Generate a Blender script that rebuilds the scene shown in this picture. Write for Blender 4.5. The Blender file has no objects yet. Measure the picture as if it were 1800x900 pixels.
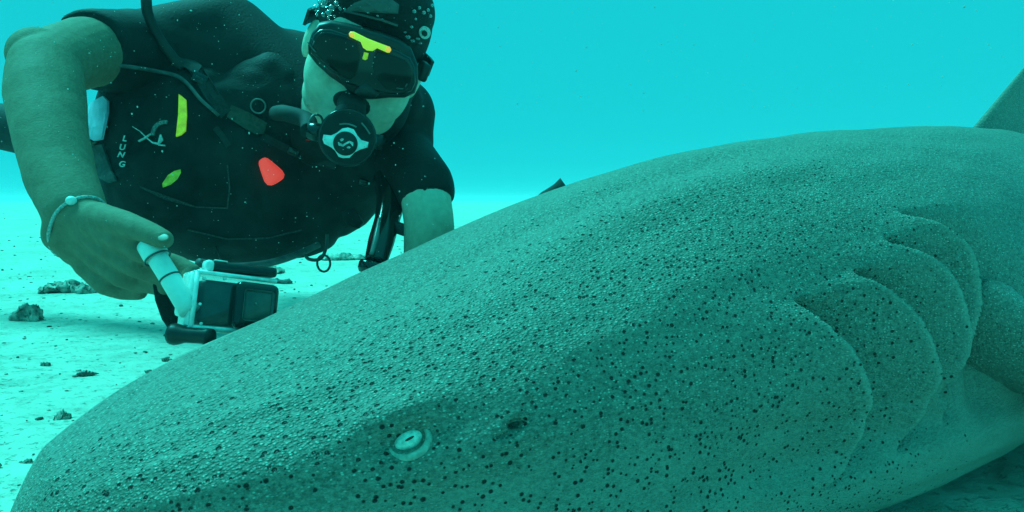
import bpy, bmesh, math, random
import numpy as np
from mathutils import Vector, Matrix
from mathutils.bvhtree import BVHTree

sc = bpy.context.scene
C = sc.collection
R = math.radians

# ------------------------------------------------------------------ camera
F = 1285.0                      # focal length in photo pixels (1800 wide)
CAM = Vector((0, 0, .30))
PITCH = math.atan(100 / F)
cd = bpy.data.cameras.new('camera')
cam = bpy.data.objects.new('camera', cd); C.objects.link(cam)
cd.sensor_width = 36; cd.lens = 36 * F / 1800
cd.clip_start = .01; cd.clip_end = 2000
cam.location = CAM
cam.rotation_euler = (math.pi / 2 - PITCH, 0, 0)
sc.camera = cam

# ------------------------------------------------------------------ water light (world)
w = bpy.data.worlds.new('World'); sc.world = w; w.use_nodes = True
nt = w.node_tree; nt.nodes.clear()
wo = nt.nodes.new('ShaderNodeOutputWorld'); bg = nt.nodes.new('ShaderNodeBackground')
tc = nt.nodes.new('ShaderNodeTexCoord'); sx = nt.nodes.new('ShaderNodeSeparateXYZ')
mr = nt.nodes.new('ShaderNodeMapRange'); cr = nt.nodes.new('ShaderNodeValToRGB')
nt.links.new(tc.outputs['Generated'], sx.inputs[0]); nt.links.new(sx.outputs['Z'], mr.inputs['Value'])
mr.inputs['From Min'].default_value = -1; mr.inputs['From Max'].default_value = 1
nt.links.new(mr.outputs[0], cr.inputs[0]); nt.links.new(cr.outputs[0], bg.inputs['Color'])
# daylight seen through the water: deep blue-green below, cyan all round, brightest overhead
el = cr.color_ramp.elements
el[0].position = 0; el[0].color = (.003, .16, .16, 1)
el[1].position = 1; el[1].color = (.035, 1.3, 1.15, 1)
for p, c in ((.45, (.008, .66, .70, 1)), (.5, (.011, .78, .83, 1)), (.56, (.010, .72, .785, 1)), (.68, (.009, .69, .765, 1))):
    e = el.new(p); e.color = c
bg.inputs['Strength'].default_value = .85
nt.links.new(bg.outputs[0], wo.inputs['Surface'])

# ------------------------------------------------------------------ sun, softened and filtered by the water
sl = bpy.data.lights.new('sun', 'SUN'); so = bpy.data.objects.new('sun', sl); C.objects.link(so)
sl.energy = 5.0; sl.angle = R(16); sl.color = (.085, 1.0, .92)
so.rotation_euler = Vector((.58, -.36, -1)).to_track_quat('-Z', 'Y').to_euler()

sc.render.engine = 'CYCLES'
sc.cycles.use_denoising = True
sc.cycles.max_bounces = 8; sc.cycles.volume_bounces = 2; sc.cycles.transparent_max_bounces = 12
sc.cycles.caustics_reflective = False; sc.cycles.caustics_refractive = False
sc.view_settings.view_transform = 'Standard'; sc.view_settings.look = 'None'
sc.view_settings.exposure = 0; sc.view_settings.gamma = 1; sc.view_settings.use_curve_mapping = False

GROUND = -.028
rng = random.Random(7)
nrng = np.random.default_rng(5)

# ------------------------------------------------------------------ helpers
_c, _s = math.cos(PITCH), math.sin(PITCH)
def ray(px, py):
    u = (px - 900) / F; v = (450 - py) / F
    return Vector((u, _c + v * _s, -_s + v * _c))
def P(px, py, d):
    """world point at depth d (metres along the optical axis)"""
    return CAM + ray(px, py) * d
def on_ground(px, py, z=GROUND):
    r = ray(px, py); return CAM + r * ((z - CAM.z) / r.z)
def on_plane(px, py, o, n):
    r = ray(px, py); return CAM + r * ((o - CAM).dot(n) / r.dot(n))

def tag(o, label=None, cat=None, group=None, kind=None):
    if label: o['label'] = label
    if cat: o['category'] = cat
    if group: o['group'] = group
    if kind: o['kind'] = kind
    return o
def empty(name, loc):
    o = bpy.data.objects.new(name, None); o.location = loc; o.empty_display_size = .05; C.objects.link(o); return o
def place(o, parent):
    if parent is not None:
        o.parent = parent
        if parent.type == 'EMPTY': o.matrix_parent_inverse = Matrix.Translation(-parent.location)
    return o
def link_mesh(name, me, m, parent=None, smooth=True):
    if m is not None:
        me.materials.clear(); me.materials.append(m)
    if smooth: me.shade_smooth()
    o = bpy.data.objects.new(name, me); C.objects.link(o)
    return place(o, parent)
def obj(name, bm, m, parent=None, smooth=True):
    me = bpy.data.meshes.new(name); bm.normal_update(); bm.to_mesh(me); bm.free()
    return link_mesh(name, me, m, parent, smooth)
def remeshed(name, bm, m, parent, voxel, it=6, fac=.5):
    """weld overlapping pieces into one continuous skin"""
    me = bpy.data.meshes.new(name); bm.to_mesh(me); bm.free()
    t = bpy.data.objects.new('tmp', me); C.objects.link(t)
    md = t.modifiers.new('r', 'REMESH'); md.mode = 'VOXEL'; md.voxel_size = voxel; md.use_smooth_shade = True
    if it:
        ms = t.modifiers.new('s', 'SMOOTH'); ms.factor = fac; ms.iterations = it
    dg = bpy.context.evaluated_depsgraph_get()
    nm = bpy.data.meshes.new_from_object(t.evaluated_get(dg)); nm.name = name
    bpy.data.objects.remove(t); bpy.data.meshes.remove(me)
    return link_mesh(name, nm, m, parent)
def ball(bm, c, r, rot=None, sub=3):
    if not hasattr(r, '__len__'): r = (r, r, r)
    M = Matrix.Translation(c) @ (rot.to_4x4() if rot is not None else Matrix()) @ Matrix.Diagonal((*r, 1))
    bmesh.ops.create_icosphere(bm, subdivisions=sub, radius=1, matrix=M)
def frustum(bm, a, b, ra, rb, seg=24, caps=True):
    d = b - a; L = d.length
    if L < 1e-6: return
    M = Matrix.Translation((a + b) / 2) @ d.to_track_quat('Z', 'Y').to_matrix().to_4x4()
    bmesh.ops.create_cone(bm, cap_ends=caps, segments=seg, radius1=ra, radius2=rb, depth=L, matrix=M)
def chain(bm, pts):
    for i, (p, r) in enumerate(pts):
        ball(bm, p, r)
        if i: frustum(bm, pts[i - 1][0], p, pts[i - 1][1], r)
def spline(pts, n=8):
    out = []
    for i in range(len(pts) - 1):
        p0 = pts[max(i - 1, 0)]; p1 = pts[i]; p2 = pts[i + 1]; p3 = pts[min(i + 2, len(pts) - 1)]
        for k in range(n):
            t = k / n
            out.append(.5 * ((2 * p1) + (p2 - p0) * t + (2 * p0 - 5 * p1 + 4 * p2 - p3) * t * t + (3 * p1 - p0 - 3 * p2 + p3) * t ** 3))
    out.append(pts[-1]); return out
def tube(bm, pts, r, seg=12, n=8, closed=False):
    """swept round tube; r a number or one radius for each control point"""
    rad = r if hasattr(r, '__len__') else [r] * len(pts)
    path = spline(pts, n) if len(pts) > 2 and n > 1 else list(pts)
    rr = np.interp(np.linspace(0, 1, len(path)), np.linspace(0, 1, len(rad)), rad)
    rings = []; up = None
    for i, p in enumerate(path):
        if closed: t = path[(i + 1) % len(path)] - path[i - 1]
        else: t = path[min(i + 1, len(path) - 1)] - path[max(i - 1, 0)]
        t.normalize()
        if up is None: up = t.orthogonal().normalized()
        up = (up - t * up.dot(t)).normalized(); s = t.cross(up)
        rings.append([bm.verts.new(p + (up * math.cos(a) + s * math.sin(a)) * rr[i]) for a in (2 * math.pi * k / seg for k in range(seg))])
    m = len(rings)
    for i in range(m if closed else m - 1):
        A, B = rings[i], rings[(i + 1) % m]
        for k in range(seg): bm.faces.new((A[k], A[(k + 1) % seg], B[(k + 1) % seg], B[k]))
    if not closed:
        bm.faces.new(rings[0][::-1]); bm.faces.new(rings[-1])
def circle_pts(c, n, u, r, k=32, a0=0, a1=2 * math.pi):
    v = n.cross(u)
    return [c + (u * math.cos(a0 + (a1 - a0) * i / k) + v * math.sin(a0 + (a1 - a0) * i / k)) * r for i in range(k)]
def prism(bm, pts, back, bev=0, seg=2):
    """closed outline pushed back along a vector, edges rounded"""
    a = [bm.verts.new(p) for p in pts]; b = [bm.verts.new(p + back) for p in pts]
    n = len(a); fs = [bm.faces.new(a), bm.faces.new(b[::-1])]
    for i in range(n): fs.append(bm.faces.new((a[i], b[i], b[(i + 1) % n], a[(i + 1) % n])))
    bmesh.ops.recalc_face_normals(bm, faces=fs)
    if bev:
        es = list({e for f in fs[:2] for e in f.edges})
        bmesh.ops.bevel(bm, geom=es, offset=bev, segments=seg, profile=.5, affect='EDGES')
def box(bm, M, sx, sy, sz, bev=0, seg=2):
    g = bmesh.ops.create_cube(bm, size=1, matrix=M @ Matrix.Diagonal((sx, sy, sz, 1)))
    if bev:
        es = list({e for v in g['verts'] for e in v.link_edges})
        bmesh.ops.bevel(bm, geom=es, offset=bev, segments=seg, profile=.5, affect='EDGES')
def frame(o, x, y, z):
    return Matrix(((x.x, y.x, z.x, o.x), (x.y, y.y, z.y, o.y), (x.z, y.z, z.z, o.z), (0, 0, 0, 1)))
def lathe(bm, M, prof, seg=40):
    """profile of (radius, height) turned about M's z axis"""
    rings = []
    for r, h in prof:
        rings.append([bm.verts.new(M @ Vector((r * math.cos(2 * math.pi * k / seg), r * math.sin(2 * math.pi * k / seg), h))) for k in range(seg)])
    for A, B in zip(rings, rings[1:]):
        for k in range(seg): bm.faces.new((A[k], A[(k + 1) % seg], B[(k + 1) % seg], B[k]))
    bm.faces.new(rings[0][::-1]); bm.faces.new(rings[-1])
    bmesh.ops.recalc_face_normals(bm, faces=bm.faces[:])

# ------------------------------------------------------------------ materials
def mat(name, col, rough=.6, metal=0, var=.12, scale=40, bump=.0, bscale=200, spec=.5, col2=None, coat=0):
    m = bpy.data.materials.new(name); m.use_nodes = True
    n = m.node_tree; b = n.nodes['Principled BSDF']
    b.inputs['Roughness'].default_value = rough; b.inputs['Metallic'].default_value = metal
    b.inputs['Specular IOR Level'].default_value = spec; b.inputs['Coat Weight'].default_value = coat
    t = n.nodes.new('ShaderNodeTexCoord'); no = n.nodes.new('ShaderNodeTexNoise')
    no.inputs['Scale'].default_value = scale; no.inputs['Detail'].default_value = 5
    n.links.new(t.outputs['Object'], no.inputs['Vector'])
    mx = n.nodes.new('ShaderNodeMix'); mx.data_type = 'RGBA'
    c2 = col2 or tuple(max(0, c * (1 - 2 * var)) for c in col)
    mx.inputs[6].default_value = (*c2, 1); mx.inputs[7].default_value = (*(tuple(min(1, c * (1 + var)) for c in col)), 1)
    rp = n.nodes.new('ShaderNodeMapRange'); rp.inputs['From Min'].default_value = .3; rp.inputs['From Max'].default_value = .7
    n.links.new(no.outputs['Fac'], rp.inputs['Value']); n.links.new(rp.outputs[0], mx.inputs[0])
    n.links.new(mx.outputs[2], b.inputs['Base Color'])
    if bump:
        n2 = n.nodes.new('ShaderNodeTexNoise'); n2.inputs['Scale'].default_value = bscale; n2.inputs['Detail'].default_value = 4
        n.links.new(t.outputs['Object'], n2.inputs['Vector'])
        bp = n.nodes.new('ShaderNodeBump'); bp.inputs['Strength'].default_value = bump; bp.inputs['Distance'].default_value = .004
        n.links.new(n2.outputs['Fac'], bp.inputs['Height']); n.links.new(bp.outputs[0], b.inputs['Normal'])
    return m
def glow(m, col, k):      # added emission that keeps dive-gear colours bright in the blue-green light
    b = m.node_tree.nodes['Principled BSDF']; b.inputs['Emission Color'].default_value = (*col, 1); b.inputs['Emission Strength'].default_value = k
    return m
def see_through(name, tint, gloss_col=(1, 1, 1), rough=.03, face=.06, edge=.6):
    m = bpy.data.materials.new(name); m.use_nodes = True; n = m.node_tree; n.nodes.clear()
    o = n.nodes.new('ShaderNodeOutputMaterial'); mx = n.nodes.new('ShaderNodeMixShader')
    tr = n.nodes.new('ShaderNodeBsdfTransparent'); tr.inputs[0].default_value = (*tint, 1)
    gl = n.nodes.new('ShaderNodeBsdfGlossy'); gl.inputs[0].default_value = (*gloss_col, 1); gl.inputs['Roughness'].default_value = rough
    lw = n.nodes.new('ShaderNodeLayerWeight'); lw.inputs[0].default_value = .35
    mr = n.nodes.new('ShaderNodeMapRange'); mr.inputs['To Min'].default_value = face; mr.inputs['To Max'].default_value = edge
    n.links.new(lw.outputs['Facing'], mr.inputs['Value']); n.links.new(mr.outputs[0], mx.inputs[0])
    n.links.new(tr.outputs[0], mx.inputs[1]); n.links.new(gl.outputs[0], mx.inputs[2]); n.links.new(mx.outputs[0], o.inputs[0])
    return m

M = {}
M['neoprene'] = mat('neoprene', (.013, .014, .014), .75, var=.35, scale=14, bump=.25, bscale=260, spec=.25)
M['nylon'] = mat('nylon', (.014, .015, .015), .7, var=.4, scale=20, bump=.35, bscale=420, spec=.25)
M['rubber'] = mat('rubber', (.010, .010, .010), .45, var=.3, scale=60)
M['gloss_black'] = mat('gloss_black', (.010, .010, .010), .18, var=.2, scale=60)
M['grey_hose'] = mat('grey_hose', (.10, .10, .10), .6, var=.25, scale=60)
M['webbing'] = mat('webbing', (.03, .03, .03), .8, var=.3, scale=120, bump=.4, bscale=900)
M['skin'] = mat('skin', (.76, .60, .48), .72, var=.07, scale=110, bump=.2, bscale=420, spec=.12)
_n = M['skin'].node_tree; _b = _n.nodes['Principled BSDF']; _l = _b.inputs['Base Color'].links[0]; _src = _l.from_socket     # shade and suntan of the arms put into the skin colour, face left paler
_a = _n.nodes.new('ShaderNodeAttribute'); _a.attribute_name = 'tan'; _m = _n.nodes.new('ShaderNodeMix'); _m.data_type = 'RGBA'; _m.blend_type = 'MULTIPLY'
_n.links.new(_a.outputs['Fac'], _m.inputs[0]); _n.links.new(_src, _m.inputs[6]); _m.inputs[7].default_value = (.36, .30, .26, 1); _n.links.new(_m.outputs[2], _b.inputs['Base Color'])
M['lip'] = mat('lip', (.32, .16, .14), .5)
M['white'] = mat('white', (.72, .72, .70), .45, var=.1, scale=90)
M['print'] = mat('print', (.62, .64, .62), .7, var=.25, scale=300)
M['silver'] = mat('silver', (.86, .87, .85), .38, metal=0, var=.12, scale=120)
M['steel'] = mat('steel', (.30, .31, .31), .35, metal=.8, var=.15, scale=90)
M['patch'] = mat('patch', (.075, .055, .04), .8, var=.2, scale=160)
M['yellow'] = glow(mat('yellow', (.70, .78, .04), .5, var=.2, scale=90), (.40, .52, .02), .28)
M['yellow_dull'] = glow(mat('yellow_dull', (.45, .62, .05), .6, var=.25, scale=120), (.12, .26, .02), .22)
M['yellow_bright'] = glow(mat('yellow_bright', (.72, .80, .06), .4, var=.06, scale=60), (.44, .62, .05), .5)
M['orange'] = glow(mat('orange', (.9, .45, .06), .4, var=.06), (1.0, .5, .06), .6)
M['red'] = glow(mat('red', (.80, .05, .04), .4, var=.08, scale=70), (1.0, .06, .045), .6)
M['pale_tube'] = mat('pale_tube', (.80, .80, .76), .4, var=.08, scale=50)
M['pale_plastic'] = mat('pale_plastic', (.85, .86, .84), .25, var=.12, scale=150)
M['acrylic'] = see_through('acrylic', (.86, .9, .9), face=.03, edge=.75)
M['lens_glass'] = see_through('lens_glass', (.16, .18, .18), face=.05, edge=.35)
M['port_glass'] = see_through('port_glass', (.30, .34, .34), face=.07, edge=.4)
M['bubble'] = see_through('bubble', (.95, .97, .97), face=.10, edge=1.0)
M['eye_white'] = mat('eye_white', (.5, .48, .45), .25)
M['iris'] = mat('iris', (.03, .02, .015), .15)

# ================================================================== the seabed
def vnoise(x, y, seed):
    """smooth value noise"""
    g = np.random.default_rng(seed).random((64, 64))
    xi = np.floor(x).astype(int); yi = np.floor(y).astype(int); fx = x - xi; fy = y - yi
    fx = fx * fx * (3 - 2 * fx); fy = fy * fy * (3 - 2 * fy)
    a = g[xi % 64, yi % 64]; b = g[(xi + 1) % 64, yi % 64]; c = g[xi % 64, (yi + 1) % 64]; d = g[(xi + 1) % 64, (yi + 1) % 64]
    return (a * (1 - fx) + b * fx) * (1 - fy) + (c * (1 - fx) + d * fx) * fy
def ground_z(x, y):
    x = np.asarray(x, float); y = np.asarray(y, float)
    r = np.hypot(x, y)
    a = np.clip((r - .9) / 2.5, 0, 1)
    z = (vnoise(x * 1.1 + 9, y * 1.6 + 3, 1) - .5) * .05 * a + (vnoise(x * .25, y * .33 + 7, 2) - .5) * .22 * np.clip((r - 3) / 6, 0, 1)
    f = 1 / (1 + (r / 6) ** 2)
    z += (vnoise(x * 9, y * 14, 3) - .5) * .011 * f + (vnoise(x * 26, y * 33, 4) - .5) * .006 * f + (vnoise(x * 60, y * 70, 14) - .5) * .0035 * f + (vnoise(x * 34 + y * 20, y * 90 - x * 60, 15) - .5) * .014 * np.exp(-(np.hypot(x - .6, y - .75) / .3) ** 2)
    return GROUND - .006 + z
def gz(x, y): return float(ground_z(np.array([x]), np.array([y]))[0])
def grid_mesh(name, V, nu, nv, wrap_v=False):
    idx = np.arange(nu * nv).reshape(nu, nv)
    nb = np.roll(idx, -1, 1) if wrap_v else idx[:, 1:]
    na = idx if wrap_v else idx[:, :-1]
    q = np.stack([na[:-1], na[1:], nb[1:], nb[:-1]], -1).reshape(-1, 4)
    me = bpy.data.meshes.new(name)
    me.vertices.add(len(V)); me.vertices.foreach_set('co', V.astype(np.float32).ravel())
    me.loops.add(q.size); me.loops.foreach_set('vertex_index', q.astype(np.int32).ravel())
    me.polygons.add(len(q)); me.polygons.foreach_set('loop_start', np.arange(0, q.size, 4, dtype=np.int32))
    me.update(calc_edges=True); me.validate()
    return me

def sand_material():
    m = bpy.data.materials.new('sand'); m.use_nodes = True; n = m.node_tree; b = n.nodes['Principled BSDF']
    b.inputs['Roughness'].default_value = .9; b.inputs['Specular IOR Level'].default_value = .15
    t = n.nodes.new('ShaderNodeTexCoord')
    mp = n.nodes.new('ShaderNodeMapping'); mp.inputs['Scale'].default_value = (1, 1.35, 1)
    n.links.new(t.outputs['Object'], mp.inputs[0])
    def noise(sc_, det, ro=.6):
        x = n.nodes.new('ShaderNodeTexNoise'); x.inputs['Scale'].default_value = sc_; x.inputs['Detail'].default_value = det; x.inputs['Roughness'].default_value = ro
        n.links.new(mp.outputs[0], x.inputs['Vector']); return x
    def ramp(src, a, b_, lo, hi):
        r = n.nodes.new('ShaderNodeMapRange'); r.inputs['From Min'].default_value = a; r.inputs['From Max'].default_value = b_
        r.inputs['To Min'].default_value = lo; r.inputs['To Max'].default_value = hi; n.links.new(src, r.inputs['Value']); return r.outputs[0]
    def mul(a, c):
        x = n.nodes.new('ShaderNodeMath'); x.operation = 'MULTIPLY'; n.links.new(a, x.inputs[0]); n.links.new(c, x.inputs[1]); return x.outputs[0]
    big = ramp(noise(2.2, 4).outputs['Fac'], .35, .65, .82, 1.05)
    mid = ramp(noise(16, 6, .7).outputs['Fac'], .32, .5, .72, 1.0)
    flecks = ramp(noise(70, 5, .75).outputs['Fac'], .30, .42, .45, 1.0)
    grain = ramp(noise(420, 3).outputs['Fac'], .3, .7, .82, 1.1)
    k = mul(mul(big, mid), mul(flecks, grain))
    mx = n.nodes.new('ShaderNodeMix'); mx.data_type = 'RGBA'; mx.inputs[6].default_value = (.08, .07, .055, 1); mx.inputs[7].default_value = (.62, .58, .50, 1)
    n.links.new(k, mx.inputs[0]); n.links.new(mx.outputs[2], b.inputs['Base Color'])
    bp = n.nodes.new('ShaderNodeBump'); bp.inputs['Strength'].default_value = .7; bp.inputs['Distance'].default_value = .008
    n.links.new(mul(mid, flecks), bp.inputs['Height']); n.links.new(bp.outputs[0], b.inputs['Normal'])
    return m
M['sand'] = sand_material()
def build_seabed():
    def axis(lo, hi, n, k):
        u = np.linspace(math.asinh(lo * k), math.asinh(hi * k), n); return np.sinh(u) / k
    xs = axis(-420, 420, 620, 2.2); ys = axis(-60, 600, 560, 1.8)
    x, y = np.meshgrid(xs, ys, indexing='ij')
    V = np.stack([x, y, ground_z(x, y)], -1).reshape(-1, 3)
    o = link_mesh('seabed', grid_mesh('seabed', V, 620, 560), M['sand'])
    tag(o, 'pale rippled sand of the sea floor', None, None, 'structure')
build_seabed()

# ================================================================== the shark
AX=np.array([.8,.6,0.]);NR=np.array([.6,-.8,0.]);C0=np.array([.23,.86])
SN=.693   # snout tip lies this far ahead of C0
def _pc(s,xs,ys):
    # smooth monotone cubic (pchip)
    xs=np.array(xs,float);ys=np.array(ys,float);h=np.diff(xs);dl=np.diff(ys)/h
    m=np.zeros(len(xs));m[0]=dl[0];m[-1]=dl[-1]
    for i in range(1,len(xs)-1):
        if dl[i-1]*dl[i]>0:
            w1=2*h[i]+h[i-1];w2=h[i]+2*h[i-1];m[i]=(w1+w2)/(w1/dl[i-1]+w2/dl[i])
    k=np.clip(np.searchsorted(xs,s)-1,0,len(h)-1);u=np.clip((s-xs[k])/h[k],0,1);hh=h[k]
    return (1+2*u)*(1-u)**2*ys[k]+u*(1-u)**2*hh*m[k]+u*u*(3-2*u)*ys[k+1]+u*u*(u-1)*hh*m[k+1]
TIPZ=.115
TOPS=([0,.03,.1,.2,.3,.4,.5,.6,.7,.8,.9,1.0,1.2,1.45,1.8,2.2,2.75,2.9],[0,.0196,.0564,.0904,.1279,.1658,.1982,.2223,.2441,.2596,.2728,.2829,.2989,.3058,.24,.15,.085,.05])
WID=([0,.03,.1,.2,.3,.4,.5,.6,.7,.8,.9,1.0,1.2,1.45,1.8,2.2,2.75,2.9],[0,.066,.124,.165,.188,.205,.221,.236,.25,.258,.26,.258,.245,.21,.15,.08,.03,.012])
BOT=([0,.03,.06,.1,.2,.3,.5,1.5,2.2,2.9],[0,.060,.082,.104,.125,.14,.143,.143,.08,.04])
def shark_surf(s,th):
    """s metres from the snout along the axis, th angle: 0 near side, 90 deg back, 270 belly"""
    up=_pc(s,*TOPS);w=_pc(s,*WID);dn=_pc(s,*BOT)
    drp=.034*np.exp(-s/.05)*np.exp(-(s/.12)**2);zc=TIPZ-drp;up=up+drp*np.clip(s/.03,0,1)
    c=np.cos(th);q=np.sin(th)
    n=2.3
    n=np.where(q<0,3.8,n)
    cc=np.sign(c)*np.abs(c)**(2/n);ss=np.sign(q)*np.abs(q)**(2/n)
    side=w*cc;vert=np.where(q>=0,up*ss,dn*ss)
    ax=s-SN
    X=C0[0]+AX[0]*ax+NR[0]*side;Y=C0[1]+AX[1]*ax+NR[1]*side
    return np.stack([X,Y,zc+vert],-1)

def shark_pt(s, deg):
    return Vector(shark_surf(np.array([s]), np.array([math.radians(deg)]))[0])
def shark_nrm(s, deg):
    a = shark_pt(s + .004, deg) - shark_pt(s - .004, deg); b = shark_pt(s, deg + 1) - shark_pt(s, deg - 1)
    n = b.cross(a).normalized()
    mid = shark_pt(s, 90); mid.z = .08
    return n if n.dot(shark_pt(s, deg) - mid) > 0 else -n

# gill slits: (distance from snout, angle round the body), from the back down to the throat
GILLS = [
    ([24.6, 19.5, 13.9, 6.4, .8, -4.5, -9.9], [.554, .563, .577, .594, .603, .598, .577], .033),
    ([27.7, 22.0, 15.4, 9.2, 2.6, -1.4, -6.1], [.634, .657, .679, .694, .706, .701, .680], .033),
    ([33.7, 28.6, 22.8, 15.2, 8.2, 2.1, -.2], [.697, .728, .751, .765, .770, .766, .757], .021),
    ([39.6, 33.8, 26.1, 16.7, 8.7, 2.8, -2.5], [.747, .778, .801, .806, .797, .783, .768], .038)]
EYE = (.208, 20.5); SPIR = (.276, 15.6)

def build_shark():
    root = empty('shark', Vector((C0[0], C0[1], GROUND)))
    tag(root, 'huge speckled grey brown shark resting on the sand in the foreground', 'shark')
    # sample rings by arc length so faces stay even
    th = np.linspace(0, 2 * np.pi, 20000); ring = shark_surf(np.full_like(th, .7), th)
    seg = np.r_[0, np.cumsum(np.linalg.norm(np.diff(ring, axis=0), axis=1))]
    deg = np.degrees(th)
    dens = np.where((deg < 135) | (deg > 320), 1.0, .12)
    cum = np.r_[0, np.cumsum(np.diff(seg) * dens[1:])]
    NT = 400; tt = np.interp(np.linspace(0, cum[-1], NT, endpoint=False), cum, th)
    S = np.r_[.06 * np.linspace(0, 1, 40, endpoint=False) ** 2 + 1e-5, np.linspace(.06, .5, 260, endpoint=False), np.linspace(.5, .86, 280, endpoint=False),
              np.linspace(.86, 1.5, 140, endpoint=False), np.linspace(1.5, 2.9, 80)]
    NS = len(S)
    s, t = np.meshgrid(S, tt, indexing='ij')
    td = np.degrees(t); td = np.where(td > 180, td - 360, td)
    base = shark_surf(s, t)
    gs = np.gradient(base, axis=0); gt = np.gradient(base, axis=1)
    gt[:, 0] = base[:, 1] - base[:, -1]; gt[:, -1] = base[:, 0] - base[:, -2]
    N = np.cross(gt, gs); N /= np.linalg.norm(N, axis=-1, keepdims=True) + 1e-12
    ctr = base.mean(1, keepdims=True)
    N = np.where(((base - ctr) * N).sum(-1, keepdims=True) < 0, -N, N)
    d = np.zeros_like(s); sh = np.zeros_like(s); rim = np.zeros_like(s)
    for ang, pos, A in GILLS:
        a = np.array(ang)[::-1]; p = np.array(pos)[::-1]
        sk = _pc(np.clip(td, a[0] - 3, a[-1] + 3), a, p)
        mid = (a[0] + a[-1]) / 2; half = (a[-1] - a[0]) / 2 + 1.5
        u = np.clip(np.abs(td - mid) / half, 0, 1); e = (1 - u ** 3) ** 1.3
        D = s - sk + .012
        d += e * np.where(D < 0, A * .62 * np.exp(D / .030), A * .62 * np.clip(1 - D / .003, 0, 1) - A * 1.65 * np.exp(-D / .044) * np.clip(D / .003, 0, 1))
        d += e * -(.012 + .9 * A) * np.exp(-((D - .0115) / .0050) ** 2)
        rim = np.maximum(rim, e * np.exp(-((D + .0005) / .0032) ** 2))
        sh += e * np.where(D < .003, .006 * np.exp(-np.abs(D) / .008), 0)
    # lower flank folds in above the pale belly, a soft keel beside the back, brow over the eye
    d += -.012 * np.exp(-((td + 3) / 4.0) ** 2) * np.clip((s - .4) / .1, 0, 1) * np.clip((1.3 - s) / .2, 0, 1)
    d += .006 * np.exp(-((td - 66) / 7) ** 2) * np.exp(-((s - .50) / .2) ** 2) - .004 * np.exp(-((td - 79) / 5) ** 2) * np.exp(-((s - .48) / .22) ** 2)
    def spot(c, su, st, amp, dd=None):
        r = ((s - c[0]) / su) ** 2 + ((td - c[1]) / st) ** 2
        return amp * np.exp(-r)
    d += spot((EYE[0], EYE[1] + 10), .035, 7, .006) + spot(EYE, .019, 4.6, -.0085) + spot((EYE[0] + .03, EYE[1] - 8), .05, 6, .004)
    d += spot(SPIR, .0055, 1.3, -.014) + spot((SPIR[0] - .009, SPIR[1] - 2.0), .008, 1.0, -.005)
    d += -.030 * np.exp(-((s - .842) / .026) ** 2) * np.exp(-((td - 5) / 9) ** 2)     # armpit in front of the fin
    # uneven living surface
    d += (vnoise(s * 14, td * .16 + 20, 8) - .5) * .003
    d *= np.clip(s / .09, 0, 1) ** 1.5
    V = base + N * d[..., None] + np.array([AX[0], AX[1], 0])[None, None] * sh[..., None]
    V[..., 2] = np.maximum(V[..., 2], GROUND - .012)
    me = grid_mesh('body', V.reshape(-1, 3), NS, NT, True)
    # pale belly amount, kept as an attribute for the material
    belly = np.clip((14 - td) / 30, 0, 1); belly = np.where(np.abs(td) > 115, 1, belly)
    belly = np.clip(belly + (vnoise(s * 30, td * .25 + 9, 12) - .5) * .25 * (belly > 0) , 0, 1)
    at = me.attributes.new('belly', 'FLOAT', 'POINT'); at.data.foreach_set('value', belly.astype(np.float32).ravel())
    pr = np.clip(1 - (s - .50) / .32, 0, 1) * np.clip((92 - td) / 50, .04, 1) * np.clip((td + 60) / 30, 0, 1)
    at = me.attributes.new('pores', 'FLOAT', 'POINT'); at.data.foreach_set('value', pr.astype(np.float32).ravel())
    at = me.attributes.new('rim', 'FLOAT', 'POINT'); at.data.foreach_set('value', rim.astype(np.float32).ravel())
    body = link_mesh('body', me, shark_skin(), root)
    # make sure normals face out
    bm = bmesh.new(); bm.from_mesh(me); bmesh.ops.recalc_face_normals(bm, faces=bm.faces[:]); bm.to_mesh(me); bm.free(); me.shade_smooth()

    # ---- eye
    c = shark_pt(*EYE); n = shark_nrm(*EYE)
    c = c - n * .0076
    x = Vector((AX[0], AX[1], .28)); x = (x - n * x.dot(n)).normalized(); y = n.cross(x)
    if y.z < 0: y = -y
    rot = Matrix((x, y, n)).transposed()
    b = bmesh.new(); ball(b, c, (.0096, .0065, .0066), rot, 4)
    eye = obj('eye', b, M['shark_eye'], root)
    b = bmesh.new(); ball(b, c + n * .0062 , (.0033, .0009, .0009), rot, 2); obj('pupil', b, M['pupil'], eye)
    b = bmesh.new()
    arcs = [math.radians(160 + 235 * k / 30) for k in range(31)]
    tube(b, [c + n * (.0040 - .0008 * math.cos(2 * a) - .0016 * math.sin(a)) + x * (.0128 * math.cos(a) - .0005) + y * (.0092 * math.sin(a) - .0016) for a in arcs], [.0006, .0019, .0024, .0026, .0026, .0024, .0018, .0006], 12, 1)
    obj('eyelid', b, M['shark_lid'], eye)

    # ---- fins: lofted aerofoil sections from root to tip
    def fin(name, stations, m):
        b = bmesh.new(); rings = []
        for (lead, trail, thick, up) in stations:
            r = []
            for k in range(28):
                a = 2 * math.pi * k / 28
                u = .5 - .5 * math.cos(a)
                h = thick * 1.6 * (math.sqrt(max(u, 0)) - u) * (1 if a < math.pi else -1) + (0)
                r.append(b.verts.new(lead.lerp(trail, u) + up * h))
            rings.append(r)
        for A, B in zip(rings, rings[1:]):
            for k in range(28): b.faces.new((A[k], A[(k + 1) % 28], B[(k + 1) % 28], B[k]))
        b.faces.new(rings[0]); b.faces.new(rings[-1][::-1])
        bmesh.ops.recalc_face_normals(b, faces=b.faces[:])
        bmesh.ops.subdivide_edges(b, edges=b.edges[:], cuts=1, use_grid_fill=True, smooth=.6)
        return obj(name, b, m, root)
    fm = shark_skin('fin_skin', fin=True)
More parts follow.
